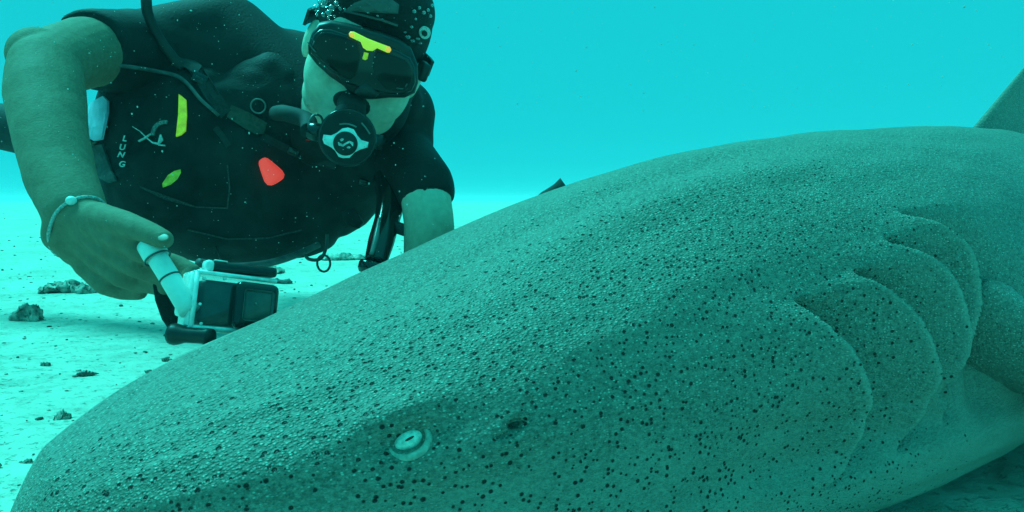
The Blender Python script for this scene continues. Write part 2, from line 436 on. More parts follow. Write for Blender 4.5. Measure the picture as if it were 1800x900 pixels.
    A3 = Vector(AX); Z = Vector((0, 0, 1))
    for side in (1, -1):
        Nv = Vector(NR) * side
        def base_pt(sv, off, z): return Vector((C0[0], C0[1], 0)) + A3 * (sv - SN) + Nv * off + Z * z
        st = []
        for f, ch, th_ in ((0, .26, .12), (.06, .26, .118), (.16, .255, .105), (.32, .235, .075), (.55, .20, .042), (.78, .14, .024), (.93, .08, .014), (1, .03, .006)):
            o = .205 + .36 * f; back = .34 * f ** 1.15; zz = .178 - .165 * f ** .75
            st.append((base_pt(.818 + back, o + .022, zz + .006), base_pt(.818 + back + ch, o - .025, zz * .55 + .0), th_ * 1.1, (Z + Nv * .5).normalized()))
        fin('pectoral_fin', st, fm)
    def mid(sv, z): return Vector((C0[0], C0[1], 0)) + A3 * (sv - SN) + Z * z
    side = Vector(NR)
    def upright(s0, s1, h, rake, top, name):
        st = []
        for f in (0, .12, .3, .55, .8, .94, 1):
            ch = (s1 - s0) * (1 - .62 * f ** 1.3)
            a = s0 + rake * f; st.append((mid(a, top + h * f), mid(a + ch, top - .03 + h * f + .0), .034 * (1 - .75 * f) + .004, side))
        fin(name, st, fm)
    upright(1.335, 1.72, .25, .42, .375, 'dorsal_fin')
    upright(1.98, 2.16, .17, .13, .28, 'dorsal_fin')
    st = []
    for f in (0, .2, .45, .7, .9, 1):
        st.append((mid(2.62 + .62 * f, .12 + .30 * f), mid(2.95 + .55 * f - .1 * math.sin(f * 3), .08 + .26 * f), .03 * (1 - f) + .005, side))
    fin('tail_fin', st, fm)
    return root

def shark_skin(name='shark_skin', fin=False):
    m = bpy.data.materials.new(name); m.use_nodes = True; n = m.node_tree; b = n.nodes['Principled BSDF']
    b.inputs['Roughness'].default_value = .48; b.inputs['Specular IOR Level'].default_value = .36
    t = n.nodes.new('ShaderNodeTexCoord')
    # grain runs along the body
    mp = n.nodes.new('ShaderNodeMapping'); mp.vector_type = 'POINT'; mp.inputs['Rotation'].default_value = (0, 0, -math.atan2(.6, .8))
    n.links.new(t.outputs['Object'], mp.inputs[0])
    mp2 = n.nodes.new('ShaderNodeMapping'); mp2.inputs['Scale'].default_value = (.62, 1, 1.1); n.links.new(mp.outputs[0], mp2.inputs[0])
    def vor(scale, feat='F1', rnd=1):
        v = n.nodes.new('ShaderNodeTexVoronoi'); v.feature = feat; v.inputs['Scale'].default_value = scale; v.inputs['Randomness'].default_value = rnd
        n.links.new(mp2.outputs[0], v.inputs['Vector']); return v
    def noi(scale, det=4, ro=.6):
        v = n.nodes.new('ShaderNodeTexNoise'); v.inputs['Scale'].default_value = scale; v.inputs['Detail'].default_value = det; v.inputs['Roughness'].default_value = ro
        n.links.new(mp2.outputs[0], v.inputs['Vector']); return v
    def rg(src, a, b_, lo, hi, smooth=False):
        r = n.nodes.new('ShaderNodeMapRange'); r.inputs['From Min'].default_value = a; r.inputs['From Max'].default_value = b_
        r.inputs['To Min'].default_value = lo; r.inputs['To Max'].default_value = hi; n.links.new(src, r.inputs['Value'])
        if smooth: r.interpolation_type = 'SMOOTHSTEP'
        return r.outputs[0]
    def mth(op, a, c):
        x = n.nodes.new('ShaderNodeMath'); x.operation = op
        for i, q in enumerate((a, c)):
            if isinstance(q, (int, float)): x.inputs[i].default_value = q
            else: n.links.new(q, x.inputs[i])
        return x.outputs[0]
    def mix(f, a, c):
        x = n.nodes.new('ShaderNodeMix'); x.data_type = 'RGBA'; n.links.new(f, x.inputs[0])
        for i, q in ((6, a), (7, c)):
            if isinstance(q, tuple): x.inputs[i].default_value = (*q, 1)
            else: n.links.new(q, x.inputs[i])
        return x.outputs[2]
    big = noi(7, 4); fine = noi(300, 4, .8)
    col = mix(rg(big.outputs['Fac'], .35, .65, 0, 1), (.105, .099, .081), (.160, .151, .124))
    col = mix(rg(fine.outputs['Fac'], .40, .62, 0, 1), col, (.265, .245, .202))
    # pale denticle flecks, their glitter put into the colour, and dark grains
    fl = vor(520); sep = n.nodes.new('ShaderNodeSeparateColor'); n.links.new(fl.outputs['Color'], sep.inputs[0])
    pale = mth('MULTIPLY', rg(fl.outputs['Distance'], .15, .48, 1, 0, True), rg(sep.outputs[0], .50, .95, 0, .85))
    dark = mth('MULTIPLY', rg(fl.outputs['Distance'], .18, .50, 1, 0, True), rg(sep.outputs[1], .55, .95, 0, .85))
    if not fin:
        ab = n.nodes.new('ShaderNodeAttribute'); ab.attribute_name = 'belly'; ap = n.nodes.new('ShaderNodeAttribute'); ap.attribute_name = 'pores'
        up = rg(ab.outputs['Fac'], .0, .5, 1, .25)
        pale = mth('MULTIPLY', pale, up); dark = mth('MULTIPLY', dark, up)
    col = mix(dark, col, (.05, .045, .035)); col = mix(pale, col, (.66, .62, .53))
    hgt = mth('ADD', mth('MULTIPLY', rg(fl.outputs['Distance'], 0, .6, 1, 0), .6), mth('MULTIPLY', fine.outputs['Fac'], .7))
    if not fin:
        col = mix(rg(ab.outputs['Fac'], .25, 1, 0, .8), col, (.36, .335, .28))
        ar = n.nodes.new('ShaderNodeAttribute'); ar.attribute_name = 'rim'      # lit rim of each gill flap, put into the colour
        col = mix(mth('MULTIPLY', ar.outputs['Fac'], .6), col, (.42, .39, .33))
        # open sensory pores, thick on the head
        mp3 = n.nodes.new('ShaderNodeMapping'); mp3.inputs['Scale'].default_value = (.85, 1, 1); n.links.new(mp.outputs[0], mp3.inputs[0])
        po = n.nodes.new('ShaderNodeTexVoronoi'); po.inputs['Scale'].default_value = 225; n.links.new(mp3.outputs[0], po.inputs['Vector'])
        ps = n.nodes.new('ShaderNodeSeparateColor'); n.links.new(po.outputs['Color'], ps.inputs[0])
        cl = noi(22, 3)
        lim = mth('MULTIPLY', rg(cl.outputs['Fac'], .30, .56, .22, 1.0), ap.outputs['Fac'])
        on = mth('LESS_THAN', ps.outputs[0], lim)
        rad = rg(ps.outputs[1], 0, 1, .15, .34)
        dd = mth('DIVIDE', po.outputs['Distance'], rad)
        pit = mth('MULTIPLY', on, rg(dd, .6, 1.2, 1, 0, True))
        col = mix(pit, col, (.006, .005, .004))
        hgt = mth('SUBTRACT', hgt, mth('MULTIPLY', pit, 1.5))
    n.links.new(col, b.inputs['Base Color'])
    bp = n.nodes.new('ShaderNodeBump'); bp.inputs['Strength'].default_value = 1.0; bp.inputs['Distance'].default_value = .0017
    n.links.new(hgt, bp.inputs['Height']); n.links.new(bp.outputs[0], b.inputs['Normal'])
    return m
M['shark_eye'] = mat('shark_eye', (.72, .70, .62), .2, var=.2, scale=300)
M['shark_lid'] = mat('shark_lid', (.40, .37, .31), .55, var=.2, scale=300)
M['pupil'] = mat('pupil', (.004, .004, .004), .2)
build_shark()

# ================================================================== the diver
M['nail'] = mat('nail', (.27, .19, .14), .5, var=.08)
def wrinkle(o, amp, k):
    """uneven folds pushed along the surface normal"""
    me = o.data; n = len(me.vertices); co = np.empty(n * 3); no = np.empty(n * 3)
    me.vertices.foreach_get('co', co); me.vertices.foreach_get('normal', no); co = co.reshape(-1, 3); no = no.reshape(-1, 3)
    d = vnoise(co[:, 0] * k + co[:, 2] * k * .6 + 40, co[:, 2] * k * 1.5 + co[:, 1] * k + 40, 21) - .5
    d += .5 * (np.abs(vnoise(co[:, 0] * k * 2.2 + co[:, 1] * 9 + 30, co[:, 2] * k * 2.6 + 30, 22) - .5) * 2 - .5)
    me.vertices.foreach_set('co', (co + no * (d * amp)[:, None]).ravel()); me.update()
def relax(o, c, r, it):
    """soften the part of a mesh near c"""
    b = bmesh.new(); b.from_mesh(o.data); vs = [v for v in b.verts if (v.co - c).length < r]
    for _ in range(it): bmesh.ops.smooth_vert(b, verts=vs, factor=.5, use_axis_x=True, use_axis_y=True, use_axis_z=True)
    b.to_mesh(o.data); b.free(); o.data.shade_smooth()
def build_person():
    root = empty('person', P(430, 300, 1.3))
    tag(root, 'diver in black wetsuit and hood leaning over the shark with bare forearms', 'person')
    # ---------------- head frame: a to image right, b up the face, c out of the face
    O = P(640, 108, 1.05)
    c = ((CAM - O).normalized() + Vector((.02, 0, -.10))).normalized()
    up = Vector((math.sin(R(20)), 0, math.cos(R(20))))
    b = (up - c * up.dot(c)).normalized(); a = b.cross(c)
    hd = frame(O, a, b, c); rot = hd.to_3x3()
    def h(x, y, z): return hd @ Vector((x, y, z))
    # joints
    shR, elR = P(235, 95, 1.12), P(80, 122, .87)
    shL, elL = P(690, 262, 1.24), P(748, 332, 1.05)
    wr = P(132, 372, .725)
    bm = bmesh.new()
    ball(bm, h(0, .035, -.035), (.074, .098, .092), rot, 4)
    ball(bm, h(0, -.045, .002), (.064, .062, .066), rot, 4)
    ball(bm, h(0, -.085, .026), (.036, .030, .036), rot); ball(bm, h(0, -.098, .040), .021)
    for s_ in (-1, 1):
        ball(bm, h(.040 * s_, -.026, .026), (.036, .050, .036), rot)
        ball(bm, h(.040 * s_, -.060, .004), (.030, .036, .036), rot)
        ball(bm, h(.030 * s_, .028, .058), (.026, .012, .012), rot)
        ball(bm, h(.079 * s_, .0, -.02), (.010, .030, .018), rot)
    chain(bm, [(h(0, .02, .056), .011), (h(0, -.012, .072), .012)])
    for s_ in (-1, 1): ball(bm, h(.012 * s_, -.014, .066), .009)
    ball(bm, h(0, -.047, .060), (.024, .007, .010), rot); ball(bm, h(0, -.060, .058), (.021, .008, .010), rot)
    # neck, shoulders, chest
    mid = (shR + shL) / 2
    chain(bm, [(h(0, -.05, -.035), .052), (h(-.02, -.12, -.09), .055), (mid + Vector((.06, .08, .03)), .075)])
    chain(bm, [(shR, .052), (mid + Vector((0, .08, 0)), .10), (shL, .052)])
    chain(bm, [(mid + Vector((0, .10, 0)), .11), (P(400, 300, 1.72), .12)])
    # right arm bends at the elbow, reaches down to the camera grip
    chain(bm, [(shR, .052), (P(150, 92, 1.0), .0470), (P(112, 104, .93), .0430), (elR, .0400)])
    chain(bm, [(elR, .0400), (P(80, 172, .835), .0415), (P(89, 240, .79), .0365), (P(108, 315, .755), .0335), (wr, .0295)])
    ball(bm, P(66, 98, .885), .034)
    # right hand: palm, heel, thumb along the grip, four fingers closing round it
    chain(bm, [(wr, .0295), (P(116, 410, .725), .022), (P(135, 438, .728), .017)])
    KN = [(206, 420, .686), (190, 441, .699), (171, 457, .713), (150, 468, .727)]
    for (kx, ky, kd), (sx_, sy_, sd) in zip(KN, ((158, 386, .708), (148, 394, .714), (140, 404, .720), (130, 414, .726))):
        chain(bm, [(wr, .026), (P(sx_, sy_, sd), .0185), (P(kx, ky, kd), .0108)])
        ball(bm, P(kx, ky, kd - .003), .0098)
    FN = (((246, 443, .680), (284, 457, .690), (314, 466, .690), (336, 478, .686), (330, 494, .680)),
          ((232, 468, .692), (266, 481, .700), (298, 488, .700), (316, 494, .694), (314, 506, .688)),
          ((212, 487, .705), (244, 498, .711), (274, 503, .710), (290, 507, .704)),
          ((186, 501, .719), (216, 511, .724), (244, 512, .722)))
    rr = (.0100, .0094, .0090, .0086, .0080)
    for k_, f in zip(KN, FN):
        chain(bm, [(P(*k_), .0104)] + [(P(*q), rr[i]) for i, q in enumerate(f)])
    chain(bm, [(P(172, 384, .702), .0165), (P(212, 392, .680), .0125), (P(248, 404, .662), .0108), (P(266, 411, .656), .0102), (P(288, 421, .649), .0088)])
    # left arm goes down behind the shark to the sand
    chain(bm, [(shL, .052), (elL, .036), (P(755, 400, 1.02), .0350), (P(745, 480, 1.0), .029)])
    wl = P(742, 500, 1.0)
    chain(bm, [(wl, .028), (P(740, 560, .98), .032)])
    for k in range(4): chain(bm, [(P(722 + 14 * k, 575, .975), .0105), (P(716 + 18 * k, 612, .965), .009), (P(712 + 20 * k, 640, .96), .008)])
    chain(bm, [(P(722, 540, .985), .012), (P(700, 565, .975), .010), (P(690, 585, .97), .009)])
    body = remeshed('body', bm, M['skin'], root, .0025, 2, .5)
    wrinkle(body, .0013, 18)
    relax(body, O, .16, 14)
    tn = np.array([min(1.0, max(0.0, ((v.co - O).length - .2) / .12)) for v in body.data.vertices], np.float32)  # arm shade and suntan, growing with distance from the head
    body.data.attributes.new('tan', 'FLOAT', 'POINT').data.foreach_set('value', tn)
    for s_ in (-1, 1):
        e = bmesh.new(); ball(e, h(.031 * s_, .006, .052), .0125); eo = obj('eye', e, M['eye_white'], root)
        e = bmesh.new(); ball(e, h(.031 * s_, .004, .060), .0062); obj('iris', e, M['iris'], eo)

    tp = P(287, 417.5, .6405); td_ = (P(292, 423, .649) - P(266, 411, .656)).normalized(); tn_ = (CAM - tp).normalized(); tn_ = (tn_ - td_ * tn_.dot(td_) + Vector((0, 0, .5))).normalized(); tn_ = (tn_ - td_ * tn_.dot(td_)).normalized()
    e = bmesh.new(); ball(e, tp, (.0056, .0042, .0008), Matrix((td_, tn_.cross(td_), tn_)).transposed(), 3); obj('nail', e, M['nail'], root)
    # ---------------- wetsuit: shoulders, short sleeves, trunk, legs
    bm = bmesh.new()
    frustum(bm, shR, P(153, 86, 1.005), .066, .0545); ball(bm, shR, .068)
    chain(bm, [(shL, .060), (elL + Vector((-.002, .004, .006)), .0435)]); frustum(bm, elL + Vector((-.002, .004, .006)), P(754, 358, 1.042), .0435, .0415)
    ball(bm, P(702, 208, 1.2), .042); ball(bm, P(716, 245, 1.2), .045); ball(bm, P(700, 180, 1.15), .04)
    chain(bm, [(shR + Vector((.03, .05, -.01)), .085), (mid + Vector((0, .10, 0)), .14), (shL + Vector((-.03, .05, 0)), .080)])
    chain(bm, [(shR + Vector((.0, .03, -.0)), .072), (P(400, 70, 1.22), .075), (h(-.02, -.12, -.10), .066)])
    chain(bm, [(h(.01, -.10, -.085), .066), (P(700, 200, 1.2), .062), (shL, .062)])
    for px, py, d, r in ((420, 215, 1.32, .16), (360, 225, 1.36, .15), (520, 255, 1.36, .14)): ball(bm, P(px, py, d), r)
    chain(bm, [(P(440, 230, 1.36), .165), (P(405, 290, 1.60), .150), (P(370, 300, 1.82), .145)])
    # right leg folds out to the side, left leg trails behind
    chain(bm, [(P(350, 300, 1.85), .115), (P(110, 238, 2.05), .080), (P(0, 222, 2.15), .068), (P(-160, 200, 2.3), .05)])
    chain(bm, [(P(395, 300, 1.85), .115), (P(385, 270, 2.3), .08), (P(380, 230, 2.7), .05)])
    remeshed('wetsuit', bm, M['neoprene'], root, .006, 16, .5)
    # ---------------- hood with its pale top panel and round mark
    bm = bmesh.new()
    ball(bm, h(.0, .052, -.047), (.083, .098, .098), rot, 4)
    ball(bm, h(0, .082, -.016), (.076, .060, .090), rot, 4)
    ball(bm, h(.012, -.02, -.06), (.080, .10, .072), rot, 4)
    ball(bm, h(.028, -.055, -.035), (.062, .075, .055), rot, 4)
    chain(bm, [(h(.01, -.06, -.06), .062), (h(-.015, -.13, -.10), .070)])
    hood = remeshed('hood', bm, M['neoprene'], root, .004, 6, .5)
    return root, body, hood, hd
person, body_o, hood_o, HD = build_person()
def HH(x, y, z): return HD @ Vector((x, y, z))
HA, HB, HC = (Vector(HD.col[i][:3]) for i in range(3))

def bvh(*obs):
    V = []; Fc = []
    for o in obs:
        k = len(V); V += [v.co for v in o.data.vertices]; Fc += [[k + i for i in p.vertices] for p in o.data.polygons]
    return BVHTree.FromPolygons(V, Fc)
def cast(tree, px, py, fallback=1.2):
    r = ray(px, py).normalized(); loc, n, _, _ = tree.ray_cast(CAM, r)
    if loc is None:
        d = fallback; return CAM + ray(px, py) * d, -r
    return loc, (n if n.dot(r) < 0 else -n)
def inside(poly, x, y):
    k = False; j = len(poly) - 1
    for i in range(len(poly)):
        xi, yi = poly[i]; xj, yj = poly[j]
        if (yi > y) != (yj > y) and x < (xj - xi) * (y - yi) / (yj - yi) + xi: k = not k
        j = i
    return k
def sewn(name, tree, outline, m, parent, lift=.002, thick=.003, cuts=2):
    """flat piece sewn onto the surface it lies on: outline laid on it, then given thickness"""
    b = bmesh.new()
    pts = [cast(tree, *q) for q in outline]
    d = sum(((p - CAM).length for p, _ in pts)) / len(pts)
    nn = sum((n for _, n in pts), Vector()).normalized()
    vs = [b.verts.new(p) for p, _ in pts]
    f = b.faces.new(vs)
    bmesh.ops.triangulate(b, faces=[f]); bmesh.ops.subdivide_edges(b, edges=b.edges[:], cuts=cuts, use_grid_fill=True)
    for v in b.verts:
        r = (v.co - CAM).normalized(); loc, n, _, _ = tree.ray_cast(CAM, r)
        v.co = (loc if loc is not None and (loc - v.co).length < .05 else v.co) + nn * lift
    top = b.faces[:]
    g = bmesh.ops.extrude_face_region(b, geom=top)
    for v in (x for x in g['geom'] if isinstance(x, bmesh.types.BMVert)): v.co += nn * thick
    bmesh.ops.recalc_face_normals(b, faces=b.faces[:])
    return obj(name, b, m, parent, False)
def ribbon(pts, w):
    """outline of a stroke of width w along pixel points"""
    L = []; Rr = []
    for i, (x, y) in enumerate(pts):
        x0, y0 = pts[max(i - 1, 0)]; x1, y1 = pts[min(i + 1, len(pts) - 1)]
        dx, dy = x1 - x0, y1 - y0; q = math.hypot(dx, dy) or 1
        ww = w[i] if hasattr(w, '__len__') else w
        L.append((x - dy / q * ww / 2, y + dx / q * ww / 2)); Rr.append((x + dy / q * ww / 2, y - dx / q * ww / 2))
    return L + Rr[::-1]
def arc(cx, cy, rx, ry, a0, a1, n=12, tilt=0):
    out = []
    for i in range(n + 1):
        a = R(a0 + (a1 - a0) * i / n); x, y = rx * math.cos(a), ry * math.sin(a); t = R(tilt)
        out.append((cx + x * math.cos(t) - y * math.sin(t), cy + x * math.sin(t) + y * math.cos(t)))
    return out

# hood trim
ht = bvh(hood_o)
M['hood_panel'] = mat('hood_panel', (.09, .095, .095), .7, var=.2, scale=60)
sewn('panel', ht, [(602, 22), (625, 4), (655, -6), (688, -2), (702, 8), (700, 24), (672, 20), (640, 18), (618, 20)], M['hood_panel'], hood_o, .001, .002)
sewn('seam', ht, ribbon([(606, 18), (640, 26), (672, 34), (700, 44)], 3), M['hood_panel'], hood_o, .001, .002)
sewn('round_mark', ht, arc(745, 56, 10, 11, 0, 330, 14), M['print'], hood_o, .001, .0015)
sewn('round_mark_cut', ht, arc(743, 56, 4.5, 5, 0, 330, 10), M['neoprene'], hood_o, .003, .0015)

# ================================================================== buoyancy vest
def build_vest():
    root = empty('buoyancy_vest', P(400, 420, 1.2))
    tag(root, 'black inflatable diving vest with yellow tabs and a red toggle worn by the diver', 'vest')
    bm = bmesh.new()
    # padded lobes either side, broad waist wing below
    q = Matrix.Rotation(R(-17), 3, 'Y').inverted()
    for px, py, d, r in ((262, 245, 1.16, (.085, .10, .115)), (290, 330, 1.14, (.092, .10, .095)), (350, 385, 1.18, (.10, .10, .070)),
                         (430, 395, 1.22, (.11, .11, .064)), (500, 385, 1.25, (.10, .10, .066)), (340, 250, 1.16, (.11, .10, .13)),
                         (420, 300, 1.18, (.12, .10, .13)), (560, 320, 1.24, (.11, .10, .10)), (610, 300, 1.22, (.085, .09, .07)), (560, 375, 1.24, (.062, .07, .05)),
                         (480, 210, 1.19, (.12, .09, .12)), (640, 270, 1.2, (.08, .08, .08)), (690, 290, 1.2, (.055, .07, .06))):
        ball(bm, P(px, py, d), r, q, 3)
    chain(bm, [(P(230, 190, 1.13), .05), (P(290, 110, 1.14), .05), (P(330, 60, 1.18), .045)])
    shell = remeshed('shell', bm, M['nylon'], root, .005, 22, .5)
    wrinkle(shell, .010, 15)
    tr = bvh(shell)
    # tabs and print
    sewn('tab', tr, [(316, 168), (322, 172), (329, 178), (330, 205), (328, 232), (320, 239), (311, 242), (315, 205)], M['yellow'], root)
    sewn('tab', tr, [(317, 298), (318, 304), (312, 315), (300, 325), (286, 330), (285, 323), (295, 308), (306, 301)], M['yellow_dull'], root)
    sewn('pale_tab', tr, [(190, 172), (198, 180), (198, 200), (192, 222), (188, 247), (174, 250), (158, 242), (153, 226), (158, 204), (170, 183)], M['white_blue'], root, .006, .004)
    sewn('pocket', tr, [(168, 256), (184, 254), (192, 275), (200, 300), (209, 318), (196, 322), (178, 312), (168, 285)], M['pocket'], root, .002, .003)
    sewn('pocket_trim', tr, [(142, 228), (150, 224), (153, 236), (165, 248), (176, 250), (165, 257), (148, 256), (140, 246)], M['patch'], root, .004, .004)
    lt = bpy.data.curves.new('t', 'FONT')
    for ch, x, y in (('L', 219, 244), ('U', 216, 259), ('N', 214, 274), ('G', 216, 289)):
        cu = bpy.data.curves.new('letter', 'FONT'); cu.body = ch; cu.size = .0118; cu.align_x = 'CENTER'; cu.align_y = 'CENTER'; cu.extrude = .0006; cu.shear = .2; cu.offset = .0003
        t = bpy.data.objects.new('tmp', cu); C.objects.link(t); bpy.context.view_layer.update()
        me = bpy.data.meshes.new_from_object(t.evaluated_get(bpy.context.evaluated_depsgraph_get())); bpy.data.objects.remove(t)
        p, n = cast(tr, x, y); n = (n + (CAM - p).normalized()).normalized()
        ux = Vector((1, 0, -.10)); ux = (ux - n * ux.dot(n)).normalized(); uy = n.cross(ux)
        me.transform(frame(p + n * .004, ux, uy, n)); link_mesh('letter', me, M['print'], root, False)
    sewn('emblem', tr, ribbon(arc(292, 238, 21, 22, 178, 282, 12), 6), M['print_dim'], root)
    sewn('emblem', tr, ribbon([(235, 224), (248, 232), (260, 244), (270, 252), (280, 254), (287, 247), (284, 238)], [1, 1.5, 2, 2.5, 4, 3, 2]), M['print'], root)
    sewn('emblem', tr, ribbon([(246, 250), (256, 245), (266, 238), (274, 237)], [2, 2, 1.5, 2]), M['print'], root)
    sewn('emblem', tr, ribbon([(280, 256), (292, 257)], 2), M['print'], root)
    sewn('label_patch', tr, [(407, 186), (439, 200), (470, 218), (464, 236), (452, 238), (428, 226), (399, 207)], M['patch'], root)
    sewn('strap', tr, ribbon([(378, 225), (390, 240), (402, 258)], 10), M['webbing2'], root)
    sewn('strap', tr, ribbon([(250, 30), (272, 70), (310, 100), (350, 128)], [26, 26, 22, 18]), M['webbing2'], root, .004, .004)
    sewn('strap', tr, ribbon([(322, 70), (340, 118), (366, 165), (396, 204)], 22), M['webbing2'], root, .003, .003)
    sewn('strap', tr, ribbon([(462, 240), (505, 262), (552, 282), (590, 292)], 13), M['webbing2'], root, .003, .003)
    sewn('seam', tr, ribbon([(246, 328), (290, 350), (345, 364), (400, 366)], 2.2), M['seam'], root, .001, .002)
    sewn('seam', tr, ribbon([(330, 404), (400, 420), (470, 418), (530, 404)], 2.4), M['seam'], root, .001, .002)
    sewn('seam', tr, ribbon([(400, 366), (404, 330), (400, 290)], 2), M['seam'], root, .001, .002)
    for bx, by, bw in ((515, 266, 20), (352, 140, 24), (640, 318, 16)):
        p, n = cast(tr, bx, by); n = (n + (CAM - p).normalized()).normalized(); ux = Vector((1, 0, -.45)); ux = (ux - n * ux.dot(n)).normalized()
        b = bmesh.new(); box(b, frame(p + n * .006, ux, n.cross(ux), n), bw / 1060, bw * .7 / 1060, .007, .002, 2); bk = obj('buckle', b, M['gloss_black'], root)
        b = bmesh.new(); box(b, frame(p + n * .0098, ux, n.cross(ux), n), bw * .5 / 1060, bw * .16 / 1060, .002, .0006, 1); obj('buckle_bar', b, M['seam'], bk)
    def ring(px, py, r, wire, tilt=0):
        p, n = cast(tr, px, py); n = (n + (CAM - p).normalized()).normalized(); u = n.orthogonal().normalized()
        b = bmesh.new(); tube(b, circle_pts(p + n * .006, n, u, r, 28), wire, 8, 1, True); obj('ring', b, M['strip'], root)
    ring(455, 187, .0105, .0012)
    # red pull toggle: rounded pear
    p, n = cast(tr, 472, 302)
    p = p + n * .012; n = (CAM - p).normalized(); u = Vector((.55, 0, -.83)); u = (u - n * u.dot(n)).normalized(); v = n.cross(u)
    b = bmesh.new(); rings = []
    prof = [(-.026, .001), (-.025, .006), (-.021, .0095), (-.012, .0125), (0, .016), (.010, .0185), (.018, .0175), (.0225, .012), (.0235, .004)]
    for hh, rr in [(h_ * .84, r_ * .84) for h_, r_ in prof]: rings.append([b.verts.new(p + u * hh + v * (rr * math.cos(a)) + n * (rr * .6 * math.sin(a))) for a in (2 * math.pi * k / 20 for k in range(20))])
    for A_, B_ in zip(rings, rings[1:]):
        for k in range(20): b.faces.new((A_[k], A_[(k + 1) % 20], B_[(k + 1) % 20], B_[k]))
    b.faces.new(rings[0]); b.faces.new(rings[-1]); bmesh.ops.recalc_face_normals(b, faces=b.faces[:])
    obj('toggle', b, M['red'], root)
    # thin cord over the shoulder and down the chest
    def laid(name, pts, r, m, lift):
        b = bmesh.new(); tube(b, [cast(tall, *q)[0] - ray(*q).normalized() * lift for q in pts], r, 8, 6); return obj(name, b, m, root)
    ws = [o for o in person.children if o.name.startswith('wetsuit')][0]
    tall = bvh(shell, ws)
    laid('cord', [(160, 113), (200, 114), (240, 119), (280, 126), (312, 134), (332, 150), (352, 174), (372, 192), (384, 203)], .0028, M['grey_hose'], .006)
    b = bmesh.new(); tube(b, [P(256, -60, 1.05), P(257, 0, 1.05), P(262, 30, 1.06), P(285, 75, 1.08), P(320, 120, 1.1)], .0075, 12); obj('air_hose', b, M['dark_hose'], root)
    # gauge hose under the chest
    b = bmesh.new(); tube(b, [P(560, 430, 1.12), P(515, 450, 1.08), (P(470, 463, 1.0)), P(420, 469, .92), P(375, 466, .85), P(350, 462, .82)], .0052, 12); obj('gauge_hose', b, M['grey_hose'], root)
    b = bmesh.new(); tube(b, [P(380, 435, 1.12), P(386, 450, 1.0), P(391, 466, .88)], .0012, 8); obj('lanyard', b, M['rubber'], root)
    # inflator hose hanging at the left shoulder, ribbed, with buttons and end cap
    b = bmesh.new()
    tube(b, [P(683, 318, 1.12), P(688, 345, 1.08), P(681, 385, 1.04), P(670, 425, 1.01), P(660, 462, .99)], [.024, .022, .018, .018, .015], 20)
    hose = obj('inflator', b, M['gloss_black'], root)
    b = bmesh.new(); tube(b, [P(668, 385, 1.018), P(662, 415, .995), P(653, 448, .975)], [.0035, .004, .003], 10); obj('strip', b, M['strip'], hose)
    b = bmesh.new(); box(b, Matrix.Translation(P(704, 402, 1.03)) @ Matrix.Rotation(R(20), 4, 'Y'), .022, .02, .016, .003); obj('button', b, M['rubber'], hose)
    b = bmesh.new(); lathe(b, Matrix.Translation(P(655, 468, .985)) @ Matrix.Rotation(R(170), 4, 'X') @ Matrix.Rotation(R(-14), 4, 'Y'), [(.004, -.006), (.017, -.006), (.019, -.002), (.019, .006), (.016, .011), (.004, .012)], 20); obj('end_cap', b, M['gloss_black'], hose)
    # strap ends under the waist wing
    for pts in ([(600, 372), (622, 366), (638, 392), (630, 402), (612, 398), (604, 388)], ):
        b = bmesh.new(); o = P(*pts[0], 1.13); prism(b, [on_plane(*q, o, Vector((0, -1, 0))) for q in pts], Vector((0, .012, 0)), .002); obj('strap_end', b, M['nylon'], root)
    # wire loop and snap hanging from the waist
    b = bmesh.new(); tube(b, [P(536, 436, 1.1), P(536, 446, 1.1), P(542, 455, 1.1), P(556, 457, 1.1), P(566, 452, 1.1), P(573, 436, 1.1), P(575, 412, 1.1)], .0026, 8); obj('loop', b, M['steel_dark'], root)
    b = bmesh.new(); ce = P(569, 463, 1.1); n = Vector((.1, -1, 0)).normalized()
    tube(b, [ce + Vector((.0098 * math.cos(t), 0, .0125 * math.sin(t))) for t in (2 * math.pi * k / 24 for k in range(24))], .0018, 8, 1, True); obj('ring', b, M['steel_dark'], root)
    return root
M['print_dim'] = mat('print_dim', (.22, .23, .22), .7, var=.4, scale=400)
M['white_blue'] = mat('white_blue', (.45, .50, .62), .6, var=.15, scale=50)
M['webbing2'] = mat('webbing2', (.024, .025, .025), .8, var=.25, scale=200, bump=.4, bscale=900)
M['dark_hose'] = mat('dark_hose', (.016, .018, .018), .6, var=.2)
M['seam'] = mat('seam', (.06, .062, .06), .7, var=.4, scale=400)
M['pocket'] = mat('pocket', (.05, .052, .05), .8, var=.25, scale=80)
M['strip'] = mat('strip', (.16, .17, .16), .35, var=.2)
M['steel_dark'] = mat('steel_dark', (.05, .05, .05), .4, var=.2)
vest = build_vest()

